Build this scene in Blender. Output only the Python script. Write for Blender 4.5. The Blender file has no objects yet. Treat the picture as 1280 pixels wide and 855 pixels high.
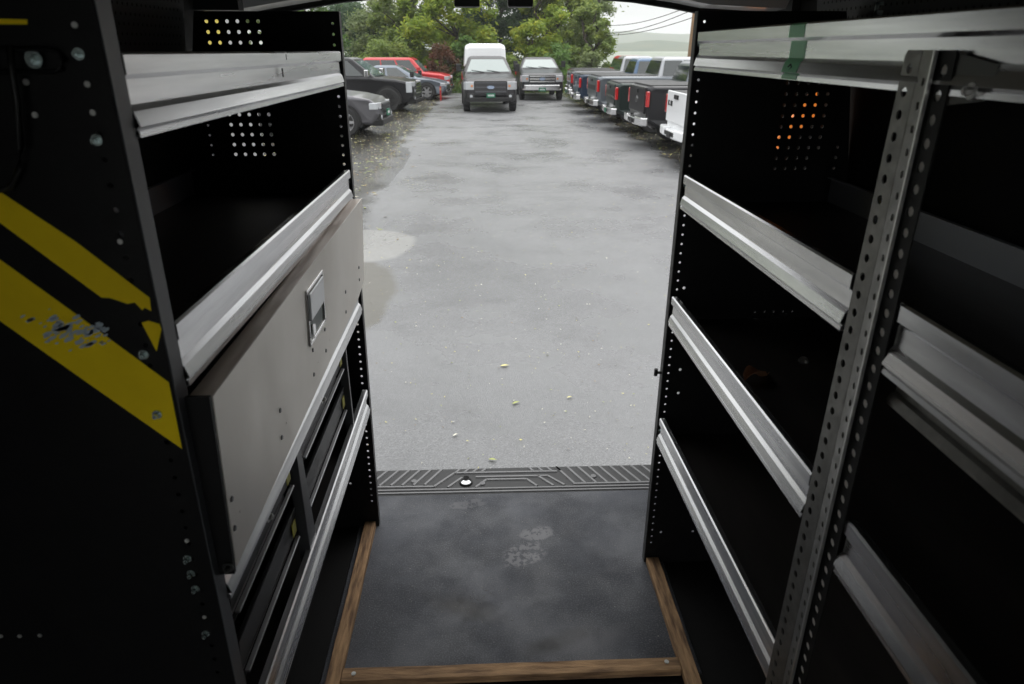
import bpy, math, random
from mathutils import Vector, Matrix
from mathutils.geometry import delaunay_2d_cdt
random.seed(7)
R = math.radians
S = bpy.context.scene
COL = S.collection

# ------------------------------------------------------------------ camera, world, light, exposure
CAMH = 1.45
cam = bpy.data.cameras.new('camera'); camo = bpy.data.objects.new('camera', cam); COL.objects.link(camo)
cam.sensor_width = 36.0; cam.lens = 845 / 1280 * 36.0
cam.clip_start = 0.02; cam.clip_end = 3000
camo.location = (0, 0, CAMH)
camo.rotation_euler = (R(90 - 23.506), 0, R(-2.3))
cam.dof.use_dof = True; cam.dof.focus_distance = 2.3; cam.dof.aperture_fstop = 7.5
S.camera = camo
S.view_settings.view_transform = 'Standard'; S.view_settings.look = 'None'
S.view_settings.exposure = 0.80; S.view_settings.gamma = 1.0
S.cycles.max_bounces = 10; S.cycles.diffuse_bounces = 5; S.cycles.glossy_bounces = 5
S.cycles.transmission_bounces = 6; S.cycles.volume_bounces = 1
S.cycles.use_denoising = True
S.cycles.sample_clamp_indirect = 6.0

SUN_EL, SUN_AZ = R(60), R(40)
W = bpy.data.worlds.new('World'); S.world = W; W.use_nodes = True
nt = W.node_tree; nt.nodes.clear()
def N(t, **k):
    n = nt.nodes.new(t)
    for a, b in k.items(): setattr(n, a, b)
    return n
out = N('ShaderNodeOutputWorld'); mixs = N('ShaderNodeMixShader'); bg1 = N('ShaderNodeBackground'); bg2 = N('ShaderNodeBackground')
sky = N('ShaderNodeTexSky', sky_type='NISHITA', sun_disc=False, sun_elevation=SUN_EL, sun_rotation=SUN_AZ, air_density=2.0, dust_density=6.0)
hs = N('ShaderNodeHueSaturation'); hs.inputs['Saturation'].default_value = 0.15
nt.links.new(sky.outputs[0], hs.inputs['Color']); nt.links.new(hs.outputs[0], bg1.inputs[0]); bg1.inputs[1].default_value = 0.07
tc = N('ShaderNodeTexCoord'); sp = N('ShaderNodeSeparateXYZ'); nt.links.new(tc.outputs['Generated'], sp.inputs[0])
mp = N('ShaderNodeMapRange'); mp.inputs['From Min'].default_value = 0; mp.inputs['From Max'].default_value = 1
mp.inputs['To Min'].default_value = 0.43; mp.inputs['To Max'].default_value = 1.75      # overcast dome: the zenith three times the horizon
nt.links.new(sp.outputs['Z'], mp.inputs['Value'])
cr = N('ShaderNodeTexNoise'); cr.inputs['Scale'].default_value = 2.2; cr.inputs['Detail'].default_value = 4
nt.links.new(tc.outputs['Generated'], cr.inputs['Vector'])
mr2 = N('ShaderNodeMapRange'); mr2.inputs['To Min'].default_value = 0.93; mr2.inputs['To Max'].default_value = 1.07
nt.links.new(cr.outputs[0], mr2.inputs['Value'])
mm = N('ShaderNodeMath', operation='MULTIPLY'); nt.links.new(mp.outputs[0], mm.inputs[0]); nt.links.new(mr2.outputs[0], mm.inputs[1])
bg2.inputs[0].default_value = (0.985, 0.995, 1.0, 1); nt.links.new(mm.outputs[0], bg2.inputs[1])
mixs.inputs[0].default_value = 0.95
nt.links.new(bg1.outputs[0], mixs.inputs[1]); nt.links.new(bg2.outputs[0], mixs.inputs[2]); nt.links.new(mixs.outputs[0], out.inputs[0])
sun = bpy.data.lights.new('sun', 'SUN'); sun.energy = 0.5; sun.angle = R(40); sun.color = (1, 0.98, 0.95)
suno = bpy.data.objects.new('sun', sun); COL.objects.link(suno)
suno.rotation_euler = (R(90) - SUN_EL, 0, -SUN_AZ + R(180))

# ------------------------------------------------------------------ materials
MATS = {}
def mat(name, col=(.5, .5, .5), rough=.5, metal=0.0, spec=.5, coat=0.0, trans=0.0, noise=None, bump=None, emis=None, stretch=None, roughvar=None, coord='Object'):
    """noise=(scale, amount, colour2) ; bump=(scale, strength) ; stretch = mapping scale ; roughvar=(scale, lo, hi)"""
    if name in MATS: return MATS[name]
    m = bpy.data.materials.new(name); m.use_nodes = True; t = m.node_tree; b = t.nodes['Principled BSDF']
    b.inputs['Base Color'].default_value = (*col, 1); b.inputs['Roughness'].default_value = rough
    b.inputs['Metallic'].default_value = metal; b.inputs['Specular IOR Level'].default_value = spec
    b.inputs['Coat Weight'].default_value = coat; b.inputs['Coat Roughness'].default_value = 0.06
    b.inputs['Transmission Weight'].default_value = trans
    if emis: b.inputs['Emission Color'].default_value = (*emis[0], 1); b.inputs['Emission Strength'].default_value = emis[1]
    vec = None
    if noise or bump or roughvar:
        c = t.nodes.new('ShaderNodeTexCoord'); mpn = t.nodes.new('ShaderNodeMapping'); t.links.new(c.outputs[coord], mpn.inputs[0])
        mpn.inputs['Scale'].default_value = stretch or (1, 1, 1); vec = mpn.outputs[0]
    def tex(scale, detail=5, rgh=.6):
        n = t.nodes.new('ShaderNodeTexNoise'); n.inputs['Scale'].default_value = scale; n.inputs['Detail'].default_value = detail
        n.inputs['Roughness'].default_value = rgh; t.links.new(vec, n.inputs['Vector']); return n
    if noise:
        n = tex(noise[0]); r = t.nodes.new('ShaderNodeMapRange'); r.inputs['From Min'].default_value = .35; r.inputs['From Max'].default_value = .65
        r.inputs['To Max'].default_value = noise[1]; t.links.new(n.outputs[0], r.inputs['Value'])
        x = t.nodes.new('ShaderNodeMix'); x.data_type = 'RGBA'; x.inputs[6].default_value = (*col, 1); x.inputs[7].default_value = (*noise[2], 1)
        t.links.new(r.outputs[0], x.inputs[0]); t.links.new(x.outputs[2], b.inputs['Base Color'])
    if roughvar:
        n = tex(roughvar[0]); r = t.nodes.new('ShaderNodeMapRange'); r.inputs['From Min'].default_value = .3; r.inputs['From Max'].default_value = .7
        r.inputs['To Min'].default_value = roughvar[1]; r.inputs['To Max'].default_value = roughvar[2]
        t.links.new(n.outputs[0], r.inputs['Value']); t.links.new(r.outputs[0], b.inputs['Roughness'])
    if bump:
        n = tex(bump[0]); bp = t.nodes.new('ShaderNodeBump'); bp.inputs['Strength'].default_value = bump[1]; bp.inputs['Distance'].default_value = bump[2] if len(bump) > 2 else .01
        t.links.new(n.outputs[0], bp.inputs['Height']); t.links.new(bp.outputs[0], b.inputs['Normal'])
    MATS[name] = m; return m

alu = mat('rolled aluminium', (.78, .78, .79), metal=.96, noise=(46, .8, (.52, .525, .54)), roughvar=(7, .17, .36), stretch=(1, .045, 1))
aludoor = mat('brushed aluminium sheet', (.88, .84, .78), metal=.55, noise=(4, .6, (.70, .66, .60)), roughvar=(5, .34, .5), stretch=(1, .8, .5))
galv = mat('galvanised steel', (.24, .235, .22), metal=.9, noise=(40, .6, (.15, .15, .14)), roughvar=(60, .35, .55), bump=(120, .08, .001))
zinc = mat('zinc plated bolt', (.60, .70, .69), rough=.25, metal=.9, bump=(200, .2, .001))
zincd = mat('dull zinc', (.6, .6, .58), rough=.5, metal=.7)
black = mat('black powder coat', (.006, .006, .0065), rough=.42, spec=.22, noise=(30, .6, (.010, .010, .0105)), bump=(260, .12, .001))
blackmat = mat('black textured liner', (.007, .007, .007), rough=.75, spec=.2, bump=(350, .35, .002))
blackp = mat('black plastic', (.012, .012, .012), rough=.5, spec=.4)
darktrim = mat('dark grey van trim', (.035, .038, .043), rough=.6)
chrome = mat('chrome', (.8, .8, .8), rough=.14, metal=1.0)
wood = mat('weathered pine', (.23, .125, .058), rough=.75, noise=(14, .85, (.10, .055, .03)), bump=(60, .5, .003), stretch=(1, 1, 1))
yellow = mat('yellow vinyl', (.95, .70, .006), rough=.6, spec=.25, noise=(9, .5, (.78, .55, .008)))
scuffm = mat('chipped pale blue film', (.42, .50, .56), rough=.6)
brackm = mat('pale grey bracket', (.35, .40, .39), rough=.45, metal=.3)

# ------------------------------------------------------------------ mesh builder
class MB:
    def __init__(s): s.v = []; s.f = []; s.m = []
    def add(s, vs, fs, mi=0):
        o = len(s.v); s.v += [tuple(p) for p in vs]; s.f += [tuple(i + o for i in f) for f in fs]; s.m += [mi] * len(fs); return s
    def quad(s, a, b, c, d, mi=0): return s.add([a, b, c, d], [(0, 1, 2, 3)], mi)
    def hexa(s, p, mi=0):      # 8 points: bottom ring 0-3, top ring 4-7
        return s.add(p, [(3, 2, 1, 0), (4, 5, 6, 7), (0, 1, 5, 4), (1, 2, 6, 5), (2, 3, 7, 6), (3, 0, 4, 7)], mi)
    def box(s, x0, x1, y0, y1, z0, z1, mi=0):
        return s.hexa([(x0, y0, z0), (x1, y0, z0), (x1, y1, z0), (x0, y1, z0), (x0, y0, z1), (x1, y0, z1), (x1, y1, z1), (x0, y1, z1)], mi)
    def ring(s, rings, cap=True, mi=0):
        n = len(rings[0]); vs = [p for r in rings for p in r]; fs = []
        for k in range(len(rings) - 1):
            for i in range(n): j = (i + 1) % n; fs.append((k*n+i, k*n+j, (k+1)*n+j, (k+1)*n+i))
        if cap: fs.append(tuple(range(n))[::-1]); fs.append(tuple(range((len(rings)-1)*n, len(rings)*n)))
        return s.add(vs, fs, mi)
    def cyl(s, p, ax, r, h, n=12, r2=None, mi=0):   # from p along ax by h
        ax = Vector(ax).normalized(); p = Vector(p); a = ax.orthogonal().normalized(); b = ax.cross(a); r2 = r if r2 is None else r2
        rg = [[p + ax*t + (a*math.cos(2*math.pi*i/n) + b*math.sin(2*math.pi*i/n))*q for i in range(n)] for t, q in ((0, r), (h, r2))]
        return s.ring(rg, mi=mi)
    def tube(s, pts, r, n=8, mi=0):
        pts = [Vector(p) for p in pts]; rg = []
        for i, p in enumerate(pts):
            d = (pts[min(i+1, len(pts)-1)] - pts[max(i-1, 0)]).normalized()
            up = Vector((0, 0, 1)) if abs(d.z) < .9 else Vector((1, 0, 0)); a = d.cross(up).normalized(); b = d.cross(a)
            q = r[i] if isinstance(r, (list, tuple)) else r
            rg.append([p + (a*math.cos(2*math.pi*k/n) + b*math.sin(2*math.pi*k/n))*q for k in range(n)])
        return s.ring(rg, mi=mi)
def wloc(o):
    v = Vector((0, 0, 0))
    while o: v = v + o.location; o = o.parent
    return v
def obj(name, mb, m, parent=None, bevel=0, solid=0, smooth=False, label=None, kind=None):
    off = wloc(parent) if parent else Vector((0, 0, 0))
    me = bpy.data.meshes.new(name); me.from_pydata([tuple(Vector(p) - off) for p in mb.v], [], mb.f)
    for q in (m if isinstance(m, (list, tuple)) else [m]): me.materials.append(q)
    if any(mb.m):
        for p, i in zip(me.polygons, mb.m): p.material_index = i
    if smooth:
        for p in me.polygons: p.use_smooth = True
    me.update()
    o = bpy.data.objects.new(name, me); COL.objects.link(o); o.parent = parent
    if solid: md = o.modifiers.new('s', 'SOLIDIFY'); md.thickness = abs(solid); md.offset = 0
    if bevel: md = o.modifiers.new('b', 'BEVEL'); md.width = bevel; md.segments = 2; md.limit_method = 'ANGLE'
    if label: o['label'] = label
    if kind: o['kind'] = kind
    return o
def thing(name, label, cat, loc=(0, 0, 0), rz=0, group=None):
    o = bpy.data.objects.new(name, None); COL.objects.link(o); o.location = loc; o.rotation_euler = (0, 0, rz); o.empty_display_size = .1
    o['label'] = label; o['category'] = cat
    if group: o['group'] = group
    return o
def tag(o, label, cat, group=None, kind=None):
    o['label'] = label; o['category'] = cat
    if group: o['group'] = group
    if kind: o['kind'] = kind
    return o
def holed(mb, P, outline, holes, n=8):
    """flat plate: outline [(u,v)], holes [(u,v,r)], P(u,v)->xyz"""
    vs = [Vector(p) for p in outline]; k = len(vs); ed = [(i, (i+1) % k) for i in range(k)]
    for (u, v, r) in holes:
        o = len(vs); vs += [Vector((u + r*math.cos(2*math.pi*i/n + .39), v + r*math.sin(2*math.pi*i/n + .39))) for i in range(n)]
        ed += [(o+i, o+(i+1) % n) for i in range(n)]
    V2, _, F2, *_ = delaunay_2d_cdt(vs, ed, [], 1, 1e-6)
    fs = []
    for f in F2:
        c = sum((V2[i] for i in f), Vector((0, 0))) / len(f)
        if any((c.x-u)**2 + (c.y-v)**2 < (r*.98)**2 for u, v, r in holes): continue
        fs.append(tuple(f))
    return mb.add([P(q.x, q.y) for q in V2], fs)

# ------------------------------------------------------------------ ground
G = -0.80
def ground_mat(name, base, base2, leafamt, rlo, rhi, bumpd, lane=False):
    m = bpy.data.materials.new(name); m.use_nodes = True; t = m.node_tree; b = t.nodes['Principled BSDF']
    c = t.nodes.new('ShaderNodeTexCoord'); L = t.links.new
    def tx(scale, det=6, rg=.6, ty='ShaderNodeTexNoise'):
        n = t.nodes.new(ty); n.inputs['Scale'].default_value = scale
        if ty == 'ShaderNodeTexNoise': n.inputs['Detail'].default_value = det; n.inputs['Roughness'].default_value = rg
        L(c.outputs['Object'], n.inputs['Vector']); return n
    def rng(src, a, bb, lo, hi):
        r = t.nodes.new('ShaderNodeMapRange'); r.inputs['From Min'].default_value = a; r.inputs['From Max'].default_value = bb
        r.inputs['To Min'].default_value = lo; r.inputs['To Max'].default_value = hi; L(src, r.inputs['Value']); return r.outputs[0]
    def mixc(f, a, bb):
        x = t.nodes.new('ShaderNodeMix'); x.data_type = 'RGBA'; L(f, x.inputs[0])
        for i, q in ((6, a), (7, bb)):
            if isinstance(q, tuple): x.inputs[i].default_value = (*q, 1)
            else: L(q, x.inputs[i])
        return x.outputs[2]
    big = tx(.35); fine = tx(90, 3); grit = tx(160, 2, .5, 'ShaderNodeTexVoronoi'); med = tx(2.2)
    col = mixc(rng(big.outputs[0], .35, .65, 0, 1), base, base2)
    col = mixc(rng(fine.outputs[0], .45, .72, 0, .55), col, tuple(min(1, q*2.4) for q in base))
    col = mixc(rng(med.outputs[0], .55, .75, 0, .35), col, tuple(q*.55 for q in base))
    if leafamt:
        lf = tx(14, 3); col = mixc(rng(lf.outputs[0], .62, .70, 0, leafamt), col, (.16, .14, .05))
    ro = rng(tx(.8, 4).outputs[0], .35, .65, rlo, rhi)
    if lane:
        sx = t.nodes.new('ShaderNodeSeparateXYZ'); L(c.outputs['Object'], sx.inputs[0])
        sc_ = t.nodes.new('ShaderNodeMath'); sc_.operation = 'MULTIPLY'; L(ro, sc_.inputs[0]); L(rng(sx.outputs['Y'], 8, 18, 1.0, 1.45), sc_.inputs[1]); ro = sc_.outputs[0]
        wob = tx(1.1, 7, .65)
        def mathn(op, a, bb):
            n = t.nodes.new('ShaderNodeMath'); n.operation = op
            for i, q in enumerate((a, bb)):
                if isinstance(q, (int, float)): n.inputs[i].default_value = q
                else: L(q, n.inputs[i])
            return n.outputs[0]
        wx = mathn('ADD', sx.outputs['X'], mathn('MULTIPLY', mathn('SUBTRACT', wob.outputs[0], .5), 1.5))
        nearshift = rng(sx.outputs['Y'], 6.0, 14.0, .75, 0.0)
        left = rng(mathn('SUBTRACT', wx, nearshift), -2.25, -1.95, 1, 0)
        right = rng(wx, 3.9, 4.3, 0, 1)
        mar = mathn('MAXIMUM', left, right)
        def ell(x0, y0, rx, ry, e):
            dx = mathn('DIVIDE', mathn('SUBTRACT', sx.outputs['X'], x0), rx); dy = mathn('DIVIDE', mathn('SUBTRACT', sx.outputs['Y'], y0), ry)
            d = mathn('ADD', mathn('POWER', mathn('ABSOLUTE', dx, 0), 2.6), mathn('POWER', mathn('ABSOLUTE', dy, 0), 2.6))
            d = mathn('ADD', d, mathn('MULTIPLY', mathn('SUBTRACT', wob.outputs[0], .5), 1.0))
            return rng(d, 1 - e, 1 + e, 1, 0)
        fine2 = tx(11, 4); speck = rng(fine2.outputs[0], .58, .66, 0, .5)
        dark = mixc(speck, (.030, .029, .025), (.13, .12, .06))
        col = mixc(mar, col, dark); ro = mathn('MULTIPLY', ro, rng(mar, 0, 1, 1, .4))
        conc = ell(-1.75, 8.25, .85, .78, .12); silt = ell(-1.78, 6.3, .86, 1.35, .10)
        col = mixc(silt, col, (.080, .075, .062)); col = mixc(conc, col, (.20, .198, .19))
        ro = mathn('ADD', ro, mathn('MULTIPLY', silt, .1))
        pud = ell(-1.95, 14.6, .28, 2.6, .3); ro = mathn('MULTIPLY', ro, rng(pud, 0, 1, 1, .15))
        streak = t.nodes.new('ShaderNodeMapping'); streak.inputs['Scale'].default_value = (.35, 2.2, 1); L(c.outputs['Object'], streak.inputs[0])
        sn = t.nodes.new('ShaderNodeTexNoise'); sn.inputs['Scale'].default_value = 1.6; sn.inputs['Detail'].default_value = 6; L(streak.outputs[0], sn.inputs['Vector'])
        far = rng(sx.outputs['Y'], 9, 15, 0, 1)
        stf = mathn('MULTIPLY', rng(sn.outputs[0], .60, .70, 0, .6), far)
        col = mixc(stf, col, (.05, .05, .048))
        base_bump = rng(sx.outputs['Y'], 4, 16, 1.0, .9)
    L(col, b.inputs['Base Color'])
    L(ro, b.inputs['Roughness']) if lane else L(rng(tx(.8, 4).outputs[0], .35, .65, rlo, rhi), b.inputs['Roughness'])
    b.inputs['Specular IOR Level'].default_value = .85 if lane else .6
    bp = t.nodes.new('ShaderNodeBump'); bp.inputs['Strength'].default_value = bumpd; bp.inputs['Distance'].default_value = .006
    L(grit.outputs[0], bp.inputs['Height']); L(bp.outputs[0], b.inputs['Normal'])
    if lane: L(mathn('MULTIPLY', base_bump, bumpd), bp.inputs['Strength'])
    return m
g_dark = ground_mat('wet dark tarmac margin', (.026, .025, .022), (.045, .042, .034), .2, .05, .25, .25)
g_lane = ground_mat('wet grey asphalt', (.094, .095, .098), (.132, .133, .136), 0, .15, .42, .45, lane=True)
g_conc = ground_mat('worn concrete', (.19, .187, .178), (.23, .225, .21), 0, .3, .55, .3)
g_brown = ground_mat('brown silt patch', (.075, .068, .055), (.10, .09, .072), 0, .2, .5, .4)
g_grass = mat('rough grass', (.055, .095, .02), rough=.8, noise=(3, .8, (.11, .13, .03)), bump=(20, .8, .05))
g_field = mat('haze paled field', (.18, .21, .15), rough=.9, noise=(.02, .8, (.26, .27, .24)))  # distance haze put into the pale ground colour

o = obj('ground', MB().quad((-60, -30, G), (60, -30, G), (60, 60, G), (-60, 60, G)), g_dark, kind='structure')
mb = MB(); fs = []
mb.quad((-900, -900, G-.02), (900, -900, G-.02), (900, 1500, G-.02), (-900, 1500, G-.02))
obj('far_ground', mb, g_field, kind='structure')
def sheet(name, pts, z, m, jit=.0, kind='structure', sub=6):
    P = []
    for i, (x, y) in enumerate(pts):
        x2, y2 = pts[(i+1) % len(pts)]
        for k in range(sub):
            t = k/sub; P.append((x+(x2-x)*t + random.uniform(-jit, jit), y+(y2-y)*t + random.uniform(-jit, jit)))
    vs = [Vector(p) for p in P]; n = len(vs)
    V2, _, F2, *_ = delaunay_2d_cdt(vs, [(i, (i+1) % n) for i in range(n)], [], 1, 1e-6)
    return obj(name, MB().add([(q.x, q.y, z) for q in V2], [tuple(f) for f in F2]), m, kind=kind)
sheet('lane', [(-2.9, -12), (5.2, -12), (5.2, 39), (-2.9, 39)], G+.004, g_lane, 0)
# grass bank beyond the lot
gb = MB(); nx, ny = 60, 10
gv = []
for j in range(ny+1):
    for i in range(nx+1):
        x = -40 + 80*i/nx; y = 39.3 + 20*j/ny
        gv.append((x + random.uniform(-.3, .3), y + random.uniform(-.25, .25), G + .05 + .9*min(1, j/4)*(.6+.4*math.sin(x*.5)) if j else G-.01))
gb.add(gv, [(j*(nx+1)+i, j*(nx+1)+i+1, (j+1)*(nx+1)+i+1, (j+1)*(nx+1)+i) for j in range(ny) for i in range(nx)])
obj('grass_bank', gb, g_grass, kind='structure', smooth=True)
# grass blades (stuff)
gb = MB(); 
for _ in range(9000):
    x = random.uniform(-6, 12); y = 39.4 + abs(random.gauss(0, 1.3)); h = random.uniform(.12, .38); z = G + .05 + min(.9, (y-39.3)*.1)
    a = random.uniform(0, 6.28); w = .03; dx, dy = math.cos(a)*w, math.sin(a)*w
    gb.add([(x-dx, y-dy, z-.08), (x+dx, y+dy, z-.08), (x+random.uniform(-.1, .1), y+random.uniform(-.1, .1), z+h)], [(0, 1, 2)], random.choice((0, 0, 1)))
tag(obj('grass', gb, [mat('grass blade', (.06, .12, .02), rough=.7), mat('dry grass blade', (.16, .17, .04), rough=.7)]), 'green and yellowing grass along the far end of the lot', 'grass', kind='stuff')
# distant hills
def ridge(name, y, x0, x1, hs, m, depth=150):
    mb = MB(); n = 60; rows = []
    for j, fy in enumerate((0, .5, 1)):
        for i in range(n+1):
            t = i/n; x = x0 + (x1-x0)*t
            k = hs(t) * (0, .62, 1)[j]
            mb.v.append((x, y + depth*fy, G - .5 + k + random.uniform(-.5, .5)*(j > 0)))
    for j in range(2):
        for i in range(n): a = j*(n+1)+i; mb.f.append((a, a+1, a+n+2, a+n+1)); mb.m.append(0)
    return obj(name, mb, m, kind='structure', smooth=True)
hillm = mat('wooded hillside', (.045, .07, .04), rough=.9, noise=(.05, .8, (.08, .09, .05)))
ridge('hill', 900, -640, 900, lambda t: 2.1*(9 + 7*math.sin(t*4.2+.6) + 2*math.sin(t*23) + 1.2*math.sin(t*61)), hillm)
ridge('hill', 520, 40, 700, lambda t: 2*(2.2 + 1.6*math.sin(t*7+1) + .6*math.sin(t*50)), hillm, 60)

# leaf litter
lm = [mat('pale yellow leaf', (.55, .50, .20), rough=.6), mat('brown leaf', (.20, .13, .05), rough=.6), mat('green yellow leaf', (.30, .33, .10), rough=.6), mat('bleached leaf', (.6, .58, .48), rough=.6)]
def leafquad(mb, x, y, z, s, mi):
    a = random.uniform(0, 6.28); c, q = math.cos(a)*s, math.sin(a)*s; k = random.uniform(.35, .6)
    pts = [(-c, -q), (-q*k*.3 - c*.2, c*k*.6 - q*.2), (c, q), (q*k, -c*k)]
    mb.add([(x+px, y+py, z + random.uniform(.002, .012)) for px, py in pts], [(0, 1, 2, 3)], mi)
mb = MB()
for _ in range(3200):
    y = 2.4 + 22*random.random()**1.8; x = random.uniform(-1.6, 4.2)
    leafquad(mb, x, y, G+.006, random.uniform(.004, .012), random.choice((0, 0, 1, 2, 3, 3)))
for _ in range(9000):
    y = 8 + 32*random.random()
    x = -2.1 - 5*random.random()**1.5 if random.random() < .55 else 4.1 + 3*random.random()
    if random.random() < .3: x += random.gauss(0, .35)
    leafquad(mb, x, y, G+.006, random.uniform(.015, .055), random.choice((0, 1, 1, 1, 2, 2, 3)))
tag(obj('leaf_litter', mb, lm), 'scattered small yellow and brown leaves lying on the wet tarmac', 'leaves', kind='stuff')
for (x, y, s, mi, lab) in [(.133, 4.686, .036, 0, 'largest bright yellow leaf in the middle of the wet asphalt lane'),
                           (.192, 4.091, .030, 2, 'greenish yellow leaf on the lane a little nearer than the largest yellow leaf'),
                           (.57, 4.155, .022, 0, 'small yellow leaf lying right of the lane centre behind the van'),
                           (-.208, 3.685, .020, 3, 'small pale leaf on the lane above the round striker hole of the sill'),
                           (.022, 3.396, .026, 2, 'yellow green leaf on the lane just above the middle of the ribbed sill')]:
    mb = MB(); n = 7; L = []; Rr = []
    a = random.uniform(-.3, .6)
    for i in range(n):
        t = i/(n-1); w = math.sin(math.pi*t**.8)*.36*s; zz = .004 + .006*math.sin(t*3)
        L.append((-s + 2*s*t, w, zz)); Rr.append((-s + 2*s*t, -w*.9, zz+.003))
    pts = [(x + p*math.cos(a) - q*math.sin(a), y + (p*math.sin(a) + q*math.cos(a))*1.3, G+.008+r) for p, q, r in L + Rr]
    mb.add(pts, [(i, i+1, n+i+1, n+i) for i in range(n-1)])
    tag(obj('fallen_leaf', mb, lm[mi]), lab, 'leaf', 'larger leaves on the lane')

# ------------------------------------------------------------------ trees
def leafmat(name, a, b, c):
    m = bpy.data.materials.new(name); m.use_nodes = True; t = m.node_tree; bs = t.nodes['Principled BSDF']
    g = t.nodes.new('ShaderNodeTexCoord'); n = t.nodes.new('ShaderNodeTexNoise'); n.inputs['Scale'].default_value = 1.1; n.inputs['Detail'].default_value = 8; n.inputs['Roughness'].default_value = .8
    t.links.new(g.outputs['Object'], n.inputs['Vector'])
    r = t.nodes.new('ShaderNodeValToRGB'); e = r.color_ramp.elements; e[0].position = .34; e[0].color = (*a, 1); e[1].position = .66; e[1].color = (*c, 1)
    k = r.color_ramp.elements.new(.5); k.color = (*b, 1)
    t.links.new(n.outputs[0], r.inputs[0]); t.links.new(r.outputs[0], bs.inputs['Base Color']); bs.inputs['Roughness'].default_value = .55
    tr = t.nodes.new('ShaderNodeBsdfTranslucent'); t.links.new(r.outputs[0], tr.inputs[0]); mx = t.nodes.new('ShaderNodeMixShader'); mx.inputs[0].default_value = .5
    t.links.new(bs.outputs[0], mx.inputs[1]); t.links.new(tr.outputs[0], mx.inputs[2]); t.links.new(mx.outputs[0], t.nodes['Material Output'].inputs[0])
    return m
LM = dict(green=leafmat('green leaves', (0.073, 0.147, 0.029), (0.125, 0.236, 0.042), (0.206, 0.325, 0.066)),
          yellowgreen=leafmat('yellow green leaves', (0.118, 0.192, 0.024), (0.266, 0.368, 0.040), (0.619, 0.576, 0.053)),
          dark=leafmat('dark bluish leaves', (0.037, 0.081, 0.038), (0.066, 0.125, 0.055), (0.118, 0.184, 0.073)),
          grey=leafmat('grey green leaves', (0.118, 0.170, 0.066), (0.222, 0.280, 0.106), (0.340, 0.384, 0.146)),
          olive=leafmat('olive leaves', (0.104, 0.163, 0.033), (0.192, 0.266, 0.053), (0.340, 0.384, 0.073)),
          red=leafmat('reddening leaves', (.05, .07, .02), (.14, .06, .025), (.22, .05, .03)))
bark = mat('bark', (.09, .075, .06), rough=.9, noise=(6, .7, (.04, .035, .03)), bump=(20, .6, .03))
def tree(x, y, h, w, crown0, kind, dens, label, leaf=.13, clumps=34, group='trees behind the car lot', trunk_r=.17, name='tree', cat='tree', spread=.62):
    t = thing(name, label, cat, (x, y, G), 0, group)
    rnd = random.Random(int(x*31+y*7+h*11))
    tr = MB(); tp = [Vector((x, y, G-.1))]
    for i in range(1, 7): tp.append(Vector((x + rnd.gauss(0, .09)*i, y + rnd.gauss(0, .09)*i, G + h*.9*i/6)))
    tr.tube(tp, [trunk_r*(1 - .14*i) for i in range(7)], 8)
    cl = []; clumps = int(clumps*1.9)
    for i in range(clumps):
        f = rnd.random(); zc = G + crown0 + (h - crown0)*f
        prof = math.sin(math.pi*min(1, .18 + f*.80))**.7 if cat != 'bush' else (1 - f*.6)
        rr = w*.5*prof*math.sqrt(rnd.random()); a = rnd.uniform(0, 6.28)
        c = Vector((x + rr*math.cos(a), y + rr*math.sin(a), zc)); cl.append((c, rnd.uniform(.35, 1.0)*w*.135))
        if i % 3 == 0:
            b0 = tp[min(5, 1 + int(f*4))]; mid = (b0 + c)/2 + Vector((0, 0, .25))
            tr.tube([b0, mid, c], [trunk_r*.34, trunk_r*.2, trunk_r*.06], 5)
    obj('trunk', tr, bark, t, smooth=True)
    mb = MB(); V = mb.v; F = mb.f
    for c, r in cl:
        n = int(dens * (r/.6)**2)
        for _ in range(n):
            d = Vector((rnd.gauss(0, 1), rnd.gauss(0, 1), rnd.gauss(0, .75))); d = d.normalized()*r*(abs(rnd.gauss(0, .62)) if rnd.random() < .5 else rnd.random()**spread)
            p = c + d*Vector((1.15, 1.15, 1.0)).x; p.z = c.z + d.z - .12*abs(rnd.gauss(0, 1))*r
            s = leaf*rnd.uniform(.6, 1.3)
            a = Vector((rnd.gauss(0, 1), rnd.gauss(0, 1), rnd.gauss(0, .6))).normalized()*s; b = a.orthogonal().normalized()*s*.42
            if rnd.random() < .5: b = -b
            k = len(V); V += [tuple(p - a), tuple(p + b + a*.1), tuple(p + a), tuple(p - b + a*.1)]; F.append((k, k+1, k+2, k+3))
    mb.m = [0]*len(F)
    obj('crown', mb, LM[kind], t)
    return t
T = tree
T(-10.8, 46, 11, 5.2, 1.0, 'green', 480, 'tall open green tree at the far left above the black suv', clumps=46)
T(-6.9, 50, 5.0, 4.6, .6, 'grey', 420, 'thinner grey green tree with sky gaps above the red suv', clumps=30)
T(-4.6, 46.5, 8.6, 4.6, .6, 'olive', 760, 'broad olive green tree behind the roof of the red suv', clumps=44)
T(-1.9, 44.5, 9.5, 5.8, .5, 'yellowgreen', 760, 'yellow green tree just left of the white topped pickup', clumps=46)
T(1.2, 49, 12, 5.4, .4, 'dark', 900, 'dark bluish green tree directly behind the white topped pickup', clumps=48)
T(3.3, 45, 7.0, 4.0, .5, 'yellowgreen', 900, 'bright yellow leaved tree behind the second pickup', clumps=36)
T(6.0, 51, 12.5, 5.6, 1.6, 'grey', 400, 'tall airy grey green tree right of centre with bare limbs', clumps=44, trunk_r=.22)
T(4.6, 47, 7.6, 4.6, .4, 'olive', 700, 'olive tree filling the space behind the bright yellow one', clumps=34)
T(6.3, 44, 4.6, 3.0, .2, 'olive', 800, 'low drooping tree beside the dark utility pole', clumps=30)
T(7.6, 53, 6.6, 2.6, 1.6, 'grey', 260, 'slim outer tree at the right end of the treeline', clumps=22, trunk_r=.12)
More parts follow.
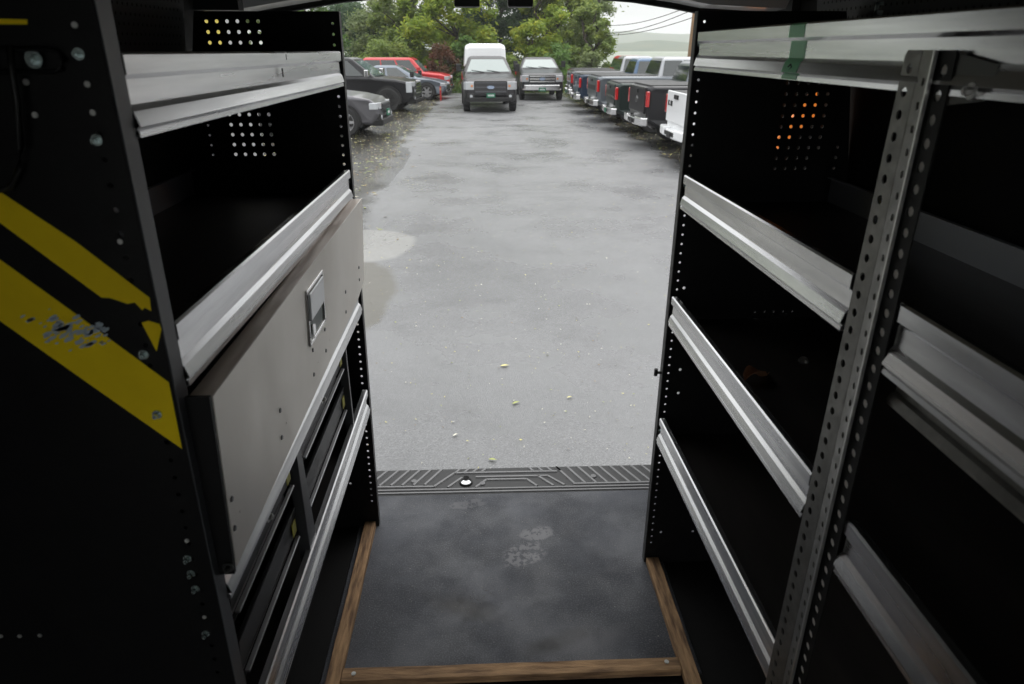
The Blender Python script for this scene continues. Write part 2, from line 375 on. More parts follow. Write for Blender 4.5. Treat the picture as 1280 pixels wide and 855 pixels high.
T(-15.5, 42, 10, 6.5, .8, 'olive', 600, 'green tree behind the left shelf post at the end of the row', clumps=40)
T(-9.6, 55, 5.0, 6.5, .3, 'dark', 600, 'dark green tree low in the back of the left group', clumps=34)
def B(x, y, h, w, k, lab, d=900): return tree(x, y, h, w, .1, k, d, lab, leaf=.09, clumps=22, group='bushes along the lot edge', trunk_r=.05, name='bush', cat='bush')
B(-2.2, 41.5, 2.4, 2.6, 'red', 'reddening bush at the nose of the red suv')
B(-.9, 42, 2.8, 2.4, 'green', 'green bush between the red suv and the white topped pickup')
B(1.7, 41.8, 1.8, 2.2, 'olive', 'low olive bush in the gap between the two parked pickups')
B(4.4, 41.5, 2.4, 2.4, 'green', 'green bush just right of the second pickup')
B(-5.6, 41.5, 2.5, 4.6, 'olive', 'yellowish bush behind the roof of the red suv')
B(-9.6, 41, 2.8, 4.0, 'green', 'wide green bush behind the black suv')
B(6.2, 42.5, 2.0, 2.4, 'grey', 'grey green bush behind the far end of the pickup row')

# utility poles and wires
def pole(x, y, h, r, m, lab, lean=0.0):
    t = thing('utility_pole', lab, 'utility pole', (x, y, G))
    obj('post', MB().tube([(x, y, G-.2), (x + lean*.5, y, G + h/2), (x + lean, y, G + h)], [r, r*.85, r*.7], 12), m, t, smooth=True)
    obj('crossarm', MB().box(x+lean-1.1, x+lean+1.1, y-.06, y+.06, G+h-.7, G+h-.56), m, t)
    for k in (-.9, -.35, .35, .9): obj('insulator', MB().cyl((x+lean+k, y, G+h-.56), (0, 0, 1), .05, .16, 8, .03), mat('glazed insulator', (.3, .3, .32), rough=.2), t)
    return t
pole(7.0, 45.0, 9.0, .13, mat('dark creosote pole', (.035, .032, .028), rough=.9), 'thin dark utility pole among the trees right of centre')
pole(8.55, 30.0, 9.5, .13, mat('pale brown pole', (.36, .23, .13), rough=.85, noise=(5, .5, (.26, .17, .10)), stretch=(6, 6, .6)), 'pale brown wooden utility pole beside the right rear shelf post', .15)
wm = mat('wire', (.03, .03, .03), rough=.6)
for k, (za, zb, sag, lab) in enumerate([(2.62, 2.20, .50, 'lowest of three sagging overhead wires right of the trees'), (2.92, 2.28, .58, 'middle one of three sagging overhead wires right of the trees'), (3.10, 2.75, .62, 'topmost of three sagging overhead wires right of the trees')]):
    a = Vector((8.62, 30, za)); b = Vector((7.05, 45, zb)); pts = []
    for i in range(25):
        t = i/24; p = a.lerp(b, t); p.z -= 4*sag*.5*t*(1-t); pts.append(p)
    tag(obj('power_line', MB().tube(pts, .016, 5), wm), lab, 'wire', 'overhead wires')

# ------------------------------------------------------------------ vehicles
tyre_m = mat('tyre rubber', (.018, .018, .018), rough=.8); rim_m = mat('alloy rim', (.45, .45, .46), rough=.35, metal=.8); rim_d = mat('black rim', (.04, .04, .04), rough=.35, metal=.5)
glass = mat('tinted window glass', (.02, .028, .028), rough=.05, spec=.9); wsg = mat('windscreen glass', (.09, .13, .125), rough=.05, spec=.9)
lamp_m = mat('headlight lens', (.50, .52, .54), rough=.12, metal=.25); amber = mat('amber lens', (.6, .22, .08), rough=.2); redl = mat('red tail lens', (.42, .010, .012), rough=.15, coat=1)
green_pl = mat('green plate', (.012, .13, .07), rough=.5); white_pl = mat('white print', (.7, .7, .7), rough=.5)
grille_m = mat('dark grille', (.018, .018, .02), rough=.35, spec=.7)
def paint(name, c, metal=.3): return mat(name, c, rough=.38, metal=metal, coat=.3 if sum(c) < .12 else .6, spec=.25 if sum(c) < .12 else .5)
def wheel(t, x, y, r, w, rim, sgn):
    tb = MB(); n = 24; rg = []
    for (q, yy) in ((r*.66, -w*.5), (r*.93, -w*.5), (r, -w*.36), (r, w*.36), (r*.93, w*.5), (r*.66, w*.5)):
        rg.append([(x + q*math.cos(2*math.pi*i/n), y + yy, r + q*math.sin(2*math.pi*i/n)) for i in range(n)])
    tb.ring(rg, cap=False); ty = obj('wheel', tb, tyre_m, t, smooth=False)
    rb = MB(); ye = y + sgn*w*.30
    rb.cyl((x, ye - sgn*.10, r), (0, sgn, 0), r*.66, .02, 20)
    for k in range(6):
        a = k*math.pi/3; d = Vector((math.cos(a), 0, math.sin(a))); pz = Vector((-math.sin(a), 0, math.cos(a)))
        c = Vector((x, ye, r)); s = Vector((0, sgn*.03, 0))
        rb.hexa([c + d*.04 - pz*.045, c + d*r*.66 - pz*.03, c + d*r*.66 + pz*.03, c + d*.04 + pz*.045, c + d*.04 - pz*.04 + s, c + d*r*.66 - pz*.025 + s, c + d*r*.66 + pz*.025 + s, c + d*.04 + pz*.04 + s])
    rb.ring([[(x + q*math.cos(2*math.pi*i/n), yy, r + q*math.sin(2*math.pi*i/n)) for i in range(n)] for q, yy in ((r*.70, ye - sgn*.02), (r*.70, ye + sgn*.035), (r*.62, ye + sgn*.035), (r*.62, ye - sgn*.02))], cap=False)
    rb.cyl((x, ye, r), (0, sgn, 0), .07, .04, 10)
    obj('rim', rb, rim, ty)
def slab(mb, prof, w, mi=0, inset=.07, edge=.09, taper=None):
    """extrude a side profile (x,z) across y with softened edges; taper(x) scales width"""
    tp = taper or (lambda x: 1.0)
    cx = sum(p[0] for p in prof)/len(prof); cz = sum(p[1] for p in prof)/len(prof)
    def shr(k):
        o = []
        for x, z in prof:
            dx, dz = x-cx, z-cz; o.append((cx + dx*(1 - k/max(.3, abs(dx)) if abs(dx) > .3 else 1), cz + dz*(1 - k/max(.2, abs(dz)) if abs(dz) > .2 else 1)))
        return o
    rows = []
    for y, k in ((-w, inset), (-w + edge*.35, inset*.35), (-w + edge, 0), (w - edge, 0), (w - edge*.35, inset*.35), (w, inset)):
        rows.append([(x, y*tp(x), z) for x, z in shr(k)])
    return mb.ring(rows, mi=mi)
def vehicle(name, label, cat, loc, rz, spec, group=None):
    """local frame: +x forward, z up from the tarmac"""
    s = spec; t = thing(name, label, cat, (0, 0, 0), 0, group)
    hw = s['w']/2; pm = s['paint']; zb = s['belt']; L2 = s['len']/2
    tp = lambda x: 1 - .10*max(0, (abs(x)-(L2-.7))/.7)**2
    body = MB(); slab(body, s['prof'], hw, taper=tp)
    bo = obj('body', body, pm, t, smooth=False, bevel=.05)
    # wheel arches + lower cladding
    for xw in s['axles']:
        for sg in (-1, 1):
            ar = MB(); n = 16; r = s['wr']
            ar.ring([[(xw + q*math.cos(math.pi*i/(n-1)*1.16 - .25), sg*yy, r + q*math.sin(math.pi*i/(n-1)*1.16 - .25)) for i in range(n)] for q, yy in ((r*1.20, hw-.22), (r*1.20, hw+.012), (r*.3, hw+.012), (r*.3, hw-.22))], cap=False)
            obj('wheel_arch', ar, blackp, t)
            wheel(t, xw, sg*(hw - s.get('tuck', .10)), r, .25, s['rim'], sg)
    # cabin: bottom ring, top ring
    c = s['cab']   # (xb0, xb1, xt0, xt1, ztop, wtop)
    xb0, xb1, xt0, xt1, zt, wt = c; wb = hw*.95
    cb = MB()
    bot = [(xb0, -wb, zb-.05), (xb1, -wb, zb-.05), (xb1, wb, zb-.05), (xb0, wb, zb-.05)]
    top = [(xt0, -wt, zt-.06), (xt1, -wt, zt-.06), (xt1, wt, zt-.06), (xt0, wt, zt-.06)]
    top2 = [(xt0+.12, -wt+.1, zt), (xt1-.18, -wt+.1, zt), (xt1-.18, wt-.1, zt), (xt0+.12, wt-.1, zt)]
    cb.ring([bot, top, top2]); obj('roof', cb, s.get('roofm', pm), t, bevel=.08)
    def onside(u, v, sg, off=.012):     # u 0..1 back-front, v 0..1 belt-top on the side face
        xa = xb0 + (xt0-xb0)*v; xz = xb1 + (xt1-xb1)*v; y = wb + (wt-wb)*v + off
        return (xa + (xz-xa)*u, sg*y, zb-.05 + (zt-.06-zb+.05)*v)
    cuts = s['win']
    for sg in (-1, 1):
        for (u0, u1) in cuts:
            obj('side_window', MB().quad(onside(u0, .14, sg), onside(u1, .14, sg), onside(u1, .92, sg), onside(u0, .92, sg)), glass, t, solid=.008)
    def front(v, y, off=.012): return (xb1 + (xt1-xb1)*v + off, y, zb-.05 + (zt-.06-zb+.05)*v)
    def back(v, y, off=-.012): return (xb0 + (xt0-xb0)*v + off, y, zb-.05 + (zt-.06-zb+.05)*v)
    ws = obj('windscreen', MB().quad(front(.12, -wb*.88), front(.12, wb*.88), front(.90, wt*.86), front(.90, -wt*.86)), wsg, t, solid=.008)
    wp = MB()
    for y0 in (-.15, .45): wp.tube([front(.1, y0, .03), front(.22, y0-.5, .03)], .012, 5)
    obj('wiper', wp, blackp, ws)
    obj('rear_window', MB().quad(back(.2, -wb*.88), back(.2, wb*.88), back(.9, wt*.88), back(.9, -wt*.88)), glass, t, solid=.008)
    for sg in (-1, 1):
        m_ = MB(); mx = xb1 - .30; m_.box(mx-.02, mx+.02, min(sg*wb, sg*(wb+.14)), max(sg*wb, sg*(wb+.14)), zb+.05, zb+.09)
        y0, y1 = sorted((sg*(wb+.10), sg*(wb+.30))); ms = s.get('mirz', .24); m_.box(mx-.07, mx+.09, y0, y1, zb+.02, zb+.02+ms)
        obj('mirror', m_, s.get('mirm', blackp), t, bevel=.03)
    xf = s['nose']; zf0, zf1 = s['gz']; gw = s['gw']
    g = MB(); g.box(xf-.12, xf+.03, -gw, gw, zf0, zf1); go = obj('grille', g, grille_m, t, bevel=.02)
    gs = MB()
    for k in range(s.get('slats', 3)):
        z = zf0 + (zf1-zf0)*(k+.5)/s.get('slats', 3); gs.box(xf+.02, xf+.055, -gw*.96, gw*.96, z-.022, z+.022)
    obj('grille_bar', gs, s.get('barm', grille_m), go)
    if s.get('oval'):
        e = MB(); e.cyl((xf+.05, 0, (zf0+zf1)/2), (1, 0, 0), .1, .02, 20)
        e.v = [(p[0], p[1]*1.35, (zf0+zf1)/2 + (p[2]-(zf0+zf1)/2)*.6) for p in e.v]; obj('emblem', e, mat('silver blue badge', (.35, .42, .55), rough=.2, metal=.6), go)
    for sg in (-1, 1):
        y0, y1 = sorted((sg*(gw+.02), sg*(hw*.955))); hz0, hz1 = s['hz']
        yi, yo = sg*(gw+.02), sg*hw*.93; yb = sg*hw*1.004; bk_ = s.get('lampback', .24)
        pts = [(xf-.2, yi), (xf+.022, yi), (xf-.03, yo), (xf-bk_, yb), (xf-bk_, sg*hw*.7)]
        hb = MB(); hb.ring([[(x, y, hz0) for x, y in pts], [(x, y, hz1) for x, y in pts]])
        h = obj('headlight', hb, lamp_m, t, bevel=.015)
        a0, a1 = sorted((sg*(gw+.06), sg*(gw+.14))); obj('indicator', MB().box(xf-.03, xf+.026, a0, a1, hz0+.10, hz0+(hz1-hz0)*.62), amber if s.get('amber', 1) else grille_m, h)
        f0, f1 = sorted((sg*(hw*.66), sg*(hw*.80))); fz = s.get('fogz', .62)
        fo = MB(); fo.box(xf-.06, xf+.035, f0-.07, f1+.07, fz-.09, fz+.09); fg = obj('fog_lamp', fo, blackp, t, bevel=.02)
        obj('fog_lens', MB().cyl((xf+.03, (f0+f1)/2, fz), (1, 0, 0), .055, .02, 12), lamp_m, fg)
    bm_ = MB(); bm_.hexa([(xf-.2, -hw*.93, s['bz'][0]), (xf+.08, -hw*.80, s['bz'][0]), (xf+.08, hw*.80, s['bz'][0]), (xf-.2, hw*.93, s['bz'][0]), (xf-.2, -hw*.95, s['bz'][1]), (xf+.09, -hw*.82, s['bz'][1]), (xf+.09, hw*.82, s['bz'][1]), (xf-.2, hw*.95, s['bz'][1])])
    bo = obj('front_bumper', bm_, s['bumpm'], t, bevel=.03)
    if s.get('plate'):
        zz = s['plate']; pl = obj('licence_plate', MB().box(xf+.07, xf+.105, -.16, .16, zz-.08, zz+.08), green_pl, t)
        for k in range(6): obj('character', MB().box(xf+.105, xf+.109, -.11+k*.04, -.087+k*.04, zz-.03, zz+.03), white_pl, pl)
    # rear
    xr = s['tail']; tb = MB(); tz0, tz1 = s['tz']
    if s.get('pickup'):
        tg = obj('tailgate', MB().box(xr-.035, xr+.02, -hw*.80, hw*.80, tz0, tz1), pm, t, bevel=.02)
        obj('handle', MB().box(xr-.06, xr-.03, -.14, .14, tz1-.14, tz1-.06), blackp, tg)
        if s.get('strip'): obj('trim_strip', MB().box(xr-.045, xr-.033, -hw*.74, hw*.74, tz0+.20, tz0+.20+s['strip']), s.get('stripm', chrome), tg)
        if s.get('badge'): obj('badge', MB().cyl((xr-.036, 0, (tz0+tz1)/2), (-1, 0, 0), .075, .012, 14), chrome, tg)
        if s.get('lettering'):
            for k, wd in enumerate((.10, .12)):
                y0 = .62 - k*.20; lt = MB(); z0 = (tz0+tz1)/2+.02
                lt.box(xr-.05, xr-.033, y0-wd, y0, z0, z0+.035); lt.box(xr-.05, xr-.033, y0-.035, y0, z0, z0+.10); lt.box(xr-.05, xr-.033, y0-wd, y0, z0+.075, z0+.10)
                if k == 1: lt.box(xr-.05, xr-.033, y0-wd, y0-wd+.03, z0, z0+.10)
                obj('letter', lt, s['lettering'], tg)
        # open bed: dark recess with cover, rails
        obj('bed_cover', MB().box(xr+.08, xb0-.04, -hw*.84, hw*.84, zb-.02, zb+.035), s.get('cover', blackp), t, bevel=.02)
        rbm = MB(); rbm.hexa([(xr-.12, -hw*.90, .52), (xr-.16, -hw*.42, .52), (xr+.05, -hw*.42, .52), (xr+.05, -hw*.95, .52), (xr-.12, -hw*.92, .71), (xr-.16, -hw*.42, .71), (xr+.05, -hw*.42, .71), (xr+.05, -hw*.96, .71)][::1]); rbm.hexa([(xr-.16, hw*.42, .52), (xr-.12, hw*.90, .52), (xr+.05, hw*.95, .52), (xr+.05, hw*.42, .52), (xr-.16, hw*.42, .71), (xr-.12, hw*.92, .71), (xr+.05, hw*.96, .71), (xr+.05, hw*.42, .71)]); rbm.box(xr-.12, xr+.04, -hw*.415, hw*.415, .50, .67)
        obj('rear_bumper', rbm, s['rbump'], t, bevel=.03)
        obj('bumper_step', MB().box(xr-.14, xr-.122, -.38, .38, .56, .64), blackp, t)
        obj('licence_plate', MB().box(xr-.155, xr-.142, -.15, .15, .53, .65), green_pl if s.get('gp') else blackp, t)
    for sg in (-1, 1):
        y0, y1 = sorted((sg*hw*.86, sg*(hw*.985))); obj('tail_light', MB().box(xr-.03, xr+.05, y0, y1, tz0+.16, tz1-.08), redl, t, bevel=.02)
    t.location = loc; t.rotation_euler = (0, 0, rz); t.scale = s.get('scale', (1, 1, 1))
    return t
def pickup_spec(p, **k):
    d = dict(mirz=.28, w=2.0, len=5.8, paint=p, belt=1.38, wr=.41, axles=(-1.75, 1.95), rim=rim_m, tuck=.11,
        prof=[(-2.86, .60), (-2.88, 1.36), (-2.75, 1.39), (-.85, 1.39), (1.2, 1.36), (1.9, 1.27), (2.6, 1.20), (2.82, 1.08), (2.86, .62), (2.7, .42), (-2.6, .46)],
        cab=(-.95, 1.30, -.78, .42, 1.95, .74), win=((.06, .48), (.53, .86)), nose=2.86, gz=(.68, 1.14), gw=.60, hz=(.82, 1.10), slats=3, bz=(.42, .66), bumpm=blackp,
        tail=-2.88, tz=(.78, 1.36), pickup=1, rbump=chrome)
    d.update(k); return d
charcoal = paint('charcoal metallic paint', (.016, .015, .017), 0); pblack = paint('black paint', (.012, .012, .014)); pwhite = paint('white paint', (.78, .79, .8), 0)
psilver = paint('silver paint', (.30, .31, .325), .5); pgrey = paint('mid grey paint', (.16, .165, .175), .4); pred = paint('red paint', (.50, .018, .022), .1); pblue = paint('blue paint', (.04, .09, .17), .3)
pdblue = paint('darkened blue paint', (.016, .030, .055), .2); pdsil = paint('darkened silver paint', (.06, .063, .068), .4); pdred = paint('darkened red paint', (.12, .01, .012), .1)  # darker copies of the cab paints; dark tailgate reflections put into colour
pdgreen = paint('dark green black paint', (.015, .025, .022)); pslate = paint('slate paint', (.10, .115, .13), .4)

FR = R(-90)   # nose towards the camera
t1 = vehicle('pickup_truck', 'dark charcoal pickup with tall white topper facing the camera at the lane end', 'pickup truck', (.16, 29.7, G), FR+R(2.5),
    pickup_spec(charcoal, plate=.63, oval=1, gp=1, barm=mat('satin grille bar', (.10, .10, .11), rough=.3, metal=.6), fogz=.60, bz=(.40, .56)), 'pickups facing the camera')
cap = MB(); cp = [(-2.85, 1.40), (-2.80, 2.30), (-2.5, 2.42), (-1.0, 2.42), (-.88, 2.28), (-.85, 1.40)]
slab(cap, cp, .90, inset=.12, edge=.2); cap.v = [(x, y*(1 - .10*max(0, z-1.4)/1.2), z) for x, y, z in cap.v]
co = obj('topper', cap, pwhite, None, bevel=.06); co.parent = t1; co['label'] = 'tall white fibreglass topper'
vehicle('pickup_truck', 'dark pickup with chrome grille and bumper parked right of the white topped one', 'pickup truck', (2.72, 36.0, G), FR,
    pickup_spec(paint('dark blue grey paint', (.014, .016, .02), 0), oval=1, barm=chrome, bumpm=chrome, gp=1, gz=(.78, 1.12), bz=(.46, .70), plate=.50, roofm=charcoal, cab=(-.95, 1.30, -.78, .42, 1.84, .74)), 'pickups facing the camera')
# row on the right, tails to the lane
rowspec = [
    (4.00, 14.62, pwhite, dict(lettering=blackp, rbump=pwhite, w=1.9, tz=(.80, 1.42)), 'white pickup nearest in the right row with its tailgate to the lane'),
    (3.80, 17.65, pblack, dict(rbump=chrome), 'glossy black pickup with chrome bumper, just beyond the white one in the right row'),
    (3.72, 20.85, pdgreen, dict(rbump=chrome, gp=1, roofm=pslate), 'dark green black pickup, third from the near end of the right row'),
    (3.62, 23.95, pslate, dict(rbump=chrome, roofm=psilver), 'slate grey pickup just beyond the dark green black one in the right row'),
    (3.50, 27.05, pdblue, dict(rbump=chrome, roofm=pblue), 'dark blue pickup far along the right row'),
    (3.60, 30.10, pdsil, dict(rbump=chrome, gp=1, roofm=psilver), 'pewter pickup last but one in the right row'),
    (4.00, 33.20, pdred, dict(rbump=chrome, roofm=pred), 'red pickup at the far end of the right row')]
for i, (x, y, p, kw, lab) in enumerate(rowspec):
    kw.update([dict(), dict(badge=1, scale=(1, 1, 1.03)), dict(strip=.05, scale=(1, .98, .97)), dict(strip=.14, stripm=blackp, scale=(1, 1, 1.02)), dict(badge=1, scale=(1, .97, .98)), dict(strip=.04), dict(badge=1, scale=(1, 1, .99))][i])
    vehicle('pickup_truck', lab, 'pickup truck', (x+2.9, y, G), R(random.uniform(-2, 2)), pickup_spec(p, **kw), 'pickups parked in the right row')
# left group: noses to the lane (+x)
vehicle('suv', 'grey crossover cut off by the left shelf post, nearest of the left cars', 'suv', (-2.75-2.3, 20.55, G), R(-4),
    dict(w=1.86, len=4.6, paint=paint('warm grey paint', (.085, .083, .092), .4), scale=(1, 1, 1.07), belt=1.05, wr=.36, axles=(-1.40, 1.35), rim=rim_m, tuck=.08,
         prof=[(-2.2, .5), (-2.3, .95), (-2.2, 1.08), (.6, 1.08), (.95, 1.06), (1.6, .99), (2.05, .90), (2.24, .76), (2.28, .5), (2.1, .28), (-2.1, .3)],
         cab=(-2.2, .98, -1.85, .02, 1.66, .66), win=((.08, .34), (.38, .62), (.65, .90)), nose=2.26, gz=(.62, .80), gw=.52, hz=(.66, .82), slats=2, bz=(.26, .42), bumpm=blackp, tail=-2.3, tz=(.75, 1.0), fogz=.47, plate=.55), 'cars on the left')
vehicle('suv', 'large black suv with tall vertical headlights and chrome trim', 'suv', (-2.5-2.6, 28.5, G), R(-6),
    dict(w=2.02, len=5.2, paint=pblack, belt=1.24, wr=.43, axles=(-1.55, 1.62), rim=rim_d, tuck=.08, mirm=chrome,
         prof=[(-2.5, .5), (-2.58, 1.1), (-2.5, 1.26), (.6, 1.26), (1.15, 1.23), (1.9, 1.17), (2.4, 1.08), (2.56, .92), (2.58, .5), (2.4, .32), (-2.4, .34)],
         cab=(-2.5, 1.20, -2.25, .28, 1.92, .74), win=((.05, .32), (.36, .62), (.66, .90)), nose=2.56, gz=(.62, 1.04), gw=.50, hz=(.70, 1.08), slats=4, barm=chrome, bz=(.30, .46), bumpm=blackp, tail=-2.58, tz=(.8, 1.3), fogz=.50, amber=0), 'cars on the left')
vehicle('sedan', 'blue grey sedan parked between the black suv and the red suv', 'car', (-1.65-2.4, 35.0, G), R(-5),
    dict(w=1.86, len=4.85, paint=paint('blue grey paint', (.15, .175, .21), .5), belt=.98, wr=.36, axles=(-1.45, 1.5), rim=rim_m, tuck=.07,
         prof=[(-2.3, .5), (-2.4, .85), (-2.25, 1.02), (-1.5, 1.02), (.7, 1.0), (1.05, .98), (1.8, .88), (2.25, .76), (2.4, .6), (2.38, .42), (2.2, .22), (-2.2, .26)],
         cab=(-1.9, 1.15, -1.05, .15, 1.50, .62), win=((.12, .48), (.52, .88)), nose=2.37, gz=(.42, .66), gw=.45, hz=(.60, .74), slats=2, bz=(.20, .36), bumpm=blackp, tail=-2.4, tz=(.72, .92), fogz=.38), 'cars on the left')
vehicle('suv', 'bright red boxy suv furthest back on the left', 'suv', (-1.7-2.3, 38.4, G), R(-4),
    dict(w=1.9, len=4.7, paint=pred, belt=1.10, wr=.37, axles=(-1.4, 1.45), rim=rim_m, tuck=.07, mirm=pred,
         prof=[(-2.25, .5), (-2.34, 1.0), (-2.25, 1.13), (.7, 1.13), (1.1, 1.11), (1.8, 1.04), (2.2, .94), (2.33, .78), (2.34, .45), (2.2, .28), (-2.2, .3)],
         cab=(-2.25, 1.10, -2.1, .45, 1.80, .70), win=((.05, .34), (.36, .62), (.65, .92)), nose=2.33, gz=(.50, .80), gw=.5, hz=(.74, .92), slats=2, bz=(.26, .42), bumpm=blackp, tail=-2.34, tz=(.8, 1.1), fogz=.44), 'cars on the left')
# small red marker post by the sedan nose
t = thing('marker_post', 'thin red marker post standing beside the front wheel of the blue grey sedan', 'post', (-1.98, 33.6, G))
obj('stake', MB().cyl((-1.98, 33.6, G), (0, 0, 1), .035, .62, 8), pred, t); obj('reflector', MB().box(-2.015, -1.945, 33.55, 33.562, G+.45, G+.55), amber, t)

# ------------------------------------------------------------------ the van
van = thing('cargo_van', 'black lined interior of the cargo van the picture is taken from, rear doors open', 'van', (0, 1.0, 0))
# floor: slab under everything
fl = bpy.data.materials.new('rubber floor mat'); fl.use_nodes = True; t_ = fl.node_tree; b_ = t_.nodes['Principled BSDF']
def FN(ty, **k):
    n = t_.nodes.new(ty)
    for a, q in k.items(): setattr(n, a, q)
    return n
cc = FN('ShaderNodeTexCoord'); LK = t_.links.new
def fnoise(sc, d=6, r=.6, stretch=None):
    n = FN('ShaderNodeTexNoise'); n.inputs['Scale'].default_value = sc; n.inputs['Detail'].default_value = d; n.inputs['Roughness'].default_value = r
    if stretch: m_ = FN('ShaderNodeMapping'); m_.inputs['Scale'].default_value = stretch; LK(cc.outputs['Object'], m_.inputs[0]); LK(m_.outputs[0], n.inputs['Vector'])
    else: LK(cc.outputs['Object'], n.inputs['Vector'])
    return n.outputs[0]
def fr(src, a, b, lo, hi):
    r = FN('ShaderNodeMapRange'); r.interpolation_type = 'SMOOTHSTEP'
    for k, q in (('From Min', a), ('From Max', b), ('To Min', lo), ('To Max', hi)): r.inputs[k].default_value = q
    LK(src, r.inputs['Value']); return r.outputs[0]
def fmul(a, b):
    m_ = FN('ShaderNodeMath', operation='MULTIPLY'); LK(a, m_.inputs[0]); LK(b, m_.inputs[1]); return m_.outputs[0]
def blob(x, y, rx, ry, ang=0, edge=.5):      # 1 inside an ellipse (object space; origin y=1)
    m_ = FN('ShaderNodeMapping', vector_type='TEXTURE'); m_.inputs['Location'].default_value = (x, y-1.0, 0); m_.inputs['Rotation'].default_value = (0, 0, ang); m_.inputs['Scale'].default_value = (rx, ry, 1e3)
    LK(cc.outputs['Object'], m_.inputs[0]); v = FN('ShaderNodeVectorMath', operation='LENGTH'); LK(m_.outputs[0], v.inputs[0])
    ad = FN('ShaderNodeMath', operation='MULTIPLY_ADD'); LK(fnoise(18, 4), ad.inputs[0]); ad.inputs[1].default_value = .9; LK(v.outputs['Value'], ad.inputs[2])
    return fr(ad.outputs[0], 1.45-edge, 1.45, 1, 0)
def fmix(f, a, b):
    x = FN('ShaderNodeMix'); x.data_type = 'RGBA'; LK(f, x.inputs[0])
    for i, q in ((6, a), (7, b)):
        if isinstance(q, tuple): x.inputs[i].default_value = (*q, 1)
        else: LK(q, x.inputs[i])
    return x.outputs[2]
fc = fmix(fr(fnoise(3.2), .38, .66, 0, 1), (.036, .039, .048), (.084, .089, .104))
fc = fmix(fr(fnoise(230, 3), .45, .7, 0, .6), fc, (.15, .155, .17))
fc = fmix(fmul(fr(fnoise(55, 5), .46, .54, 0, .9), blob(.105, 1.665, .085, .055, .5, .3)), fc, (.17, .17, .18))
fc = fmix(fmul(fr(fnoise(42, 5), .42, .5, 0, .9), blob(.15, 1.765, .06, .04, .2, .3)), fc, (.16, .16, .17))
fc = fmix(fmul(fr(fnoise(50, 5), .42, .5, 0, .7), blob(-.08, 1.93, .07, .03, .1, .3)), fc, (.13, .13, .14))
fc = fmix(fmul(fr(fnoise(9), .3, .6, .3, .8), blob(.28, 1.33, .14, .06, .3, .8)), fc, (.09, .09, .10))
fc = fmix(fmul(fr(fnoise(12), .25, .6, .45, .95), blob(-.07, 1.455, .15, .055, -.35, .8)), fc, (.022, .021, .021))
fc = fmix(fmul(fr(fnoise(12), .25, .6, .45, .9), blob(.17, 1.325, .14, .045, .35, .8)), fc, (.022, .021, .022))
LK(fc, b_.inputs['Base Color']); LK(fr(fnoise(5), .35, .65, .48, .75), b_.inputs['Roughness']); b_.inputs['Specular IOR Level'].default_value = .4
bpn = FN('ShaderNodeBump'); bpn.inputs['Strength'].default_value = .35; bpn.inputs['Distance'].default_value = .002; LK(fnoise(420, 2), bpn.inputs['Height']); LK(bpn.outputs[0], b_.inputs['Normal'])
mb = MB(); o_ = [(-.43, 1.215), (.53, 1.215), (.53, 1.625), (.93, 1.625), (.93, 1.988), (-.84, 1.988), (-.84, 1.832), (-.43, 1.832)]
mb.ring([[(x, y, -.012) for x, y in o_], [(x, y, 0) for x, y in o_]])
obj('floor_mat', mb, fl, van, bevel=.003)
obj('floor_panel', MB().box(-.98, -.432, -1.6, 1.830, -.012, -.002).box(.532, .98, -1.6, 1.623, -.012, -.002).box(-.432, .532, -1.6, 1.213, -.012, -.002), blackmat, van)
gm = MB()
for _ in range(240):
    x = random.uniform(-.36, .46); y = random.uniform(1.25, 1.98)
    if random.random() < .35: x, y = random.gauss(-.02, .07), random.gauss(1.49, .035)
    r = random.uniform(.0006, .0019); gm.cyl((x, y, 0), (random.uniform(-.3, .3), random.uniform(-.3, .3), 1), r, r*.8, 5, r*.4)
obj('grit', gm, mat('pale grit', (.38, .37, .35), rough=.8), van, kind='stuff')
# walls lean inwards with height
def wallx(z): return .98 - .115*max(0, z-.35)**1.15
def wallL(z): return wallx(z) - .115
for sg in (-1, 1):
    w = MB(); zz = [0, .35, .7, 1.0, 1.3, 1.5, 1.68]
    y0 = -.35 if sg < 0 else -1.6
    wf = wallL if sg < 0 else wallx
    P = [[(sg*wf(z), y, z) for z in zz] for y in (y0, 1.95)]
    w.v = P[0] + P[1]; n = len(zz); w.f = [(i, i+1, n+i+1, n+i) for i in range(n-1)]; w.m = [0]*(n-1)
    obj('side_wall', w, blackmat, van, solid=.03)
    # perforated headliner trim above the shelves
    tr_ = MB(); P0 = lambda u, v, sg=sg, wf=wf: (sg*(wf(v)-.023), u, v)
    hs_ = [(a*.02 + y0 + .1 + (.01 if b % 2 else 0), 1.44+b*.018, .0035) for a in range(int((1.75-y0)/.02)) for b in range(11)]
    hs_ = [h for h in hs_ if (h[0] < 1.78)]
    random.shuffle(hs_)
    tq = MB(); tq.quad(P0(y0+.02, 1.42), P0(1.80, 1.42), P0(1.80, 1.66), P0(y0+.02, 1.66)); obj('trim_panel', tq, darktrim, van, solid=.004)
    dm = MB()
    for (u, v, r) in hs_:
        c = [(u + r*math.cos(k*math.pi/3), v + r*math.sin(k*math.pi/3)) for k in range(6)]
        dm.add([(sg*(wf(b)-.0265), a, b) for a, b in c], [tuple(range(6))])
    obj('trim_perforation', dm, mat('dark hole', (.006, .006, .006), rough=.9), van, kind='stuff')
obj('roof', MB().box(-.86, .86, -1.6, 2.02, 1.68, 1.71), mat('van roof lining', (.10, .088, .055), rough=.8), van)
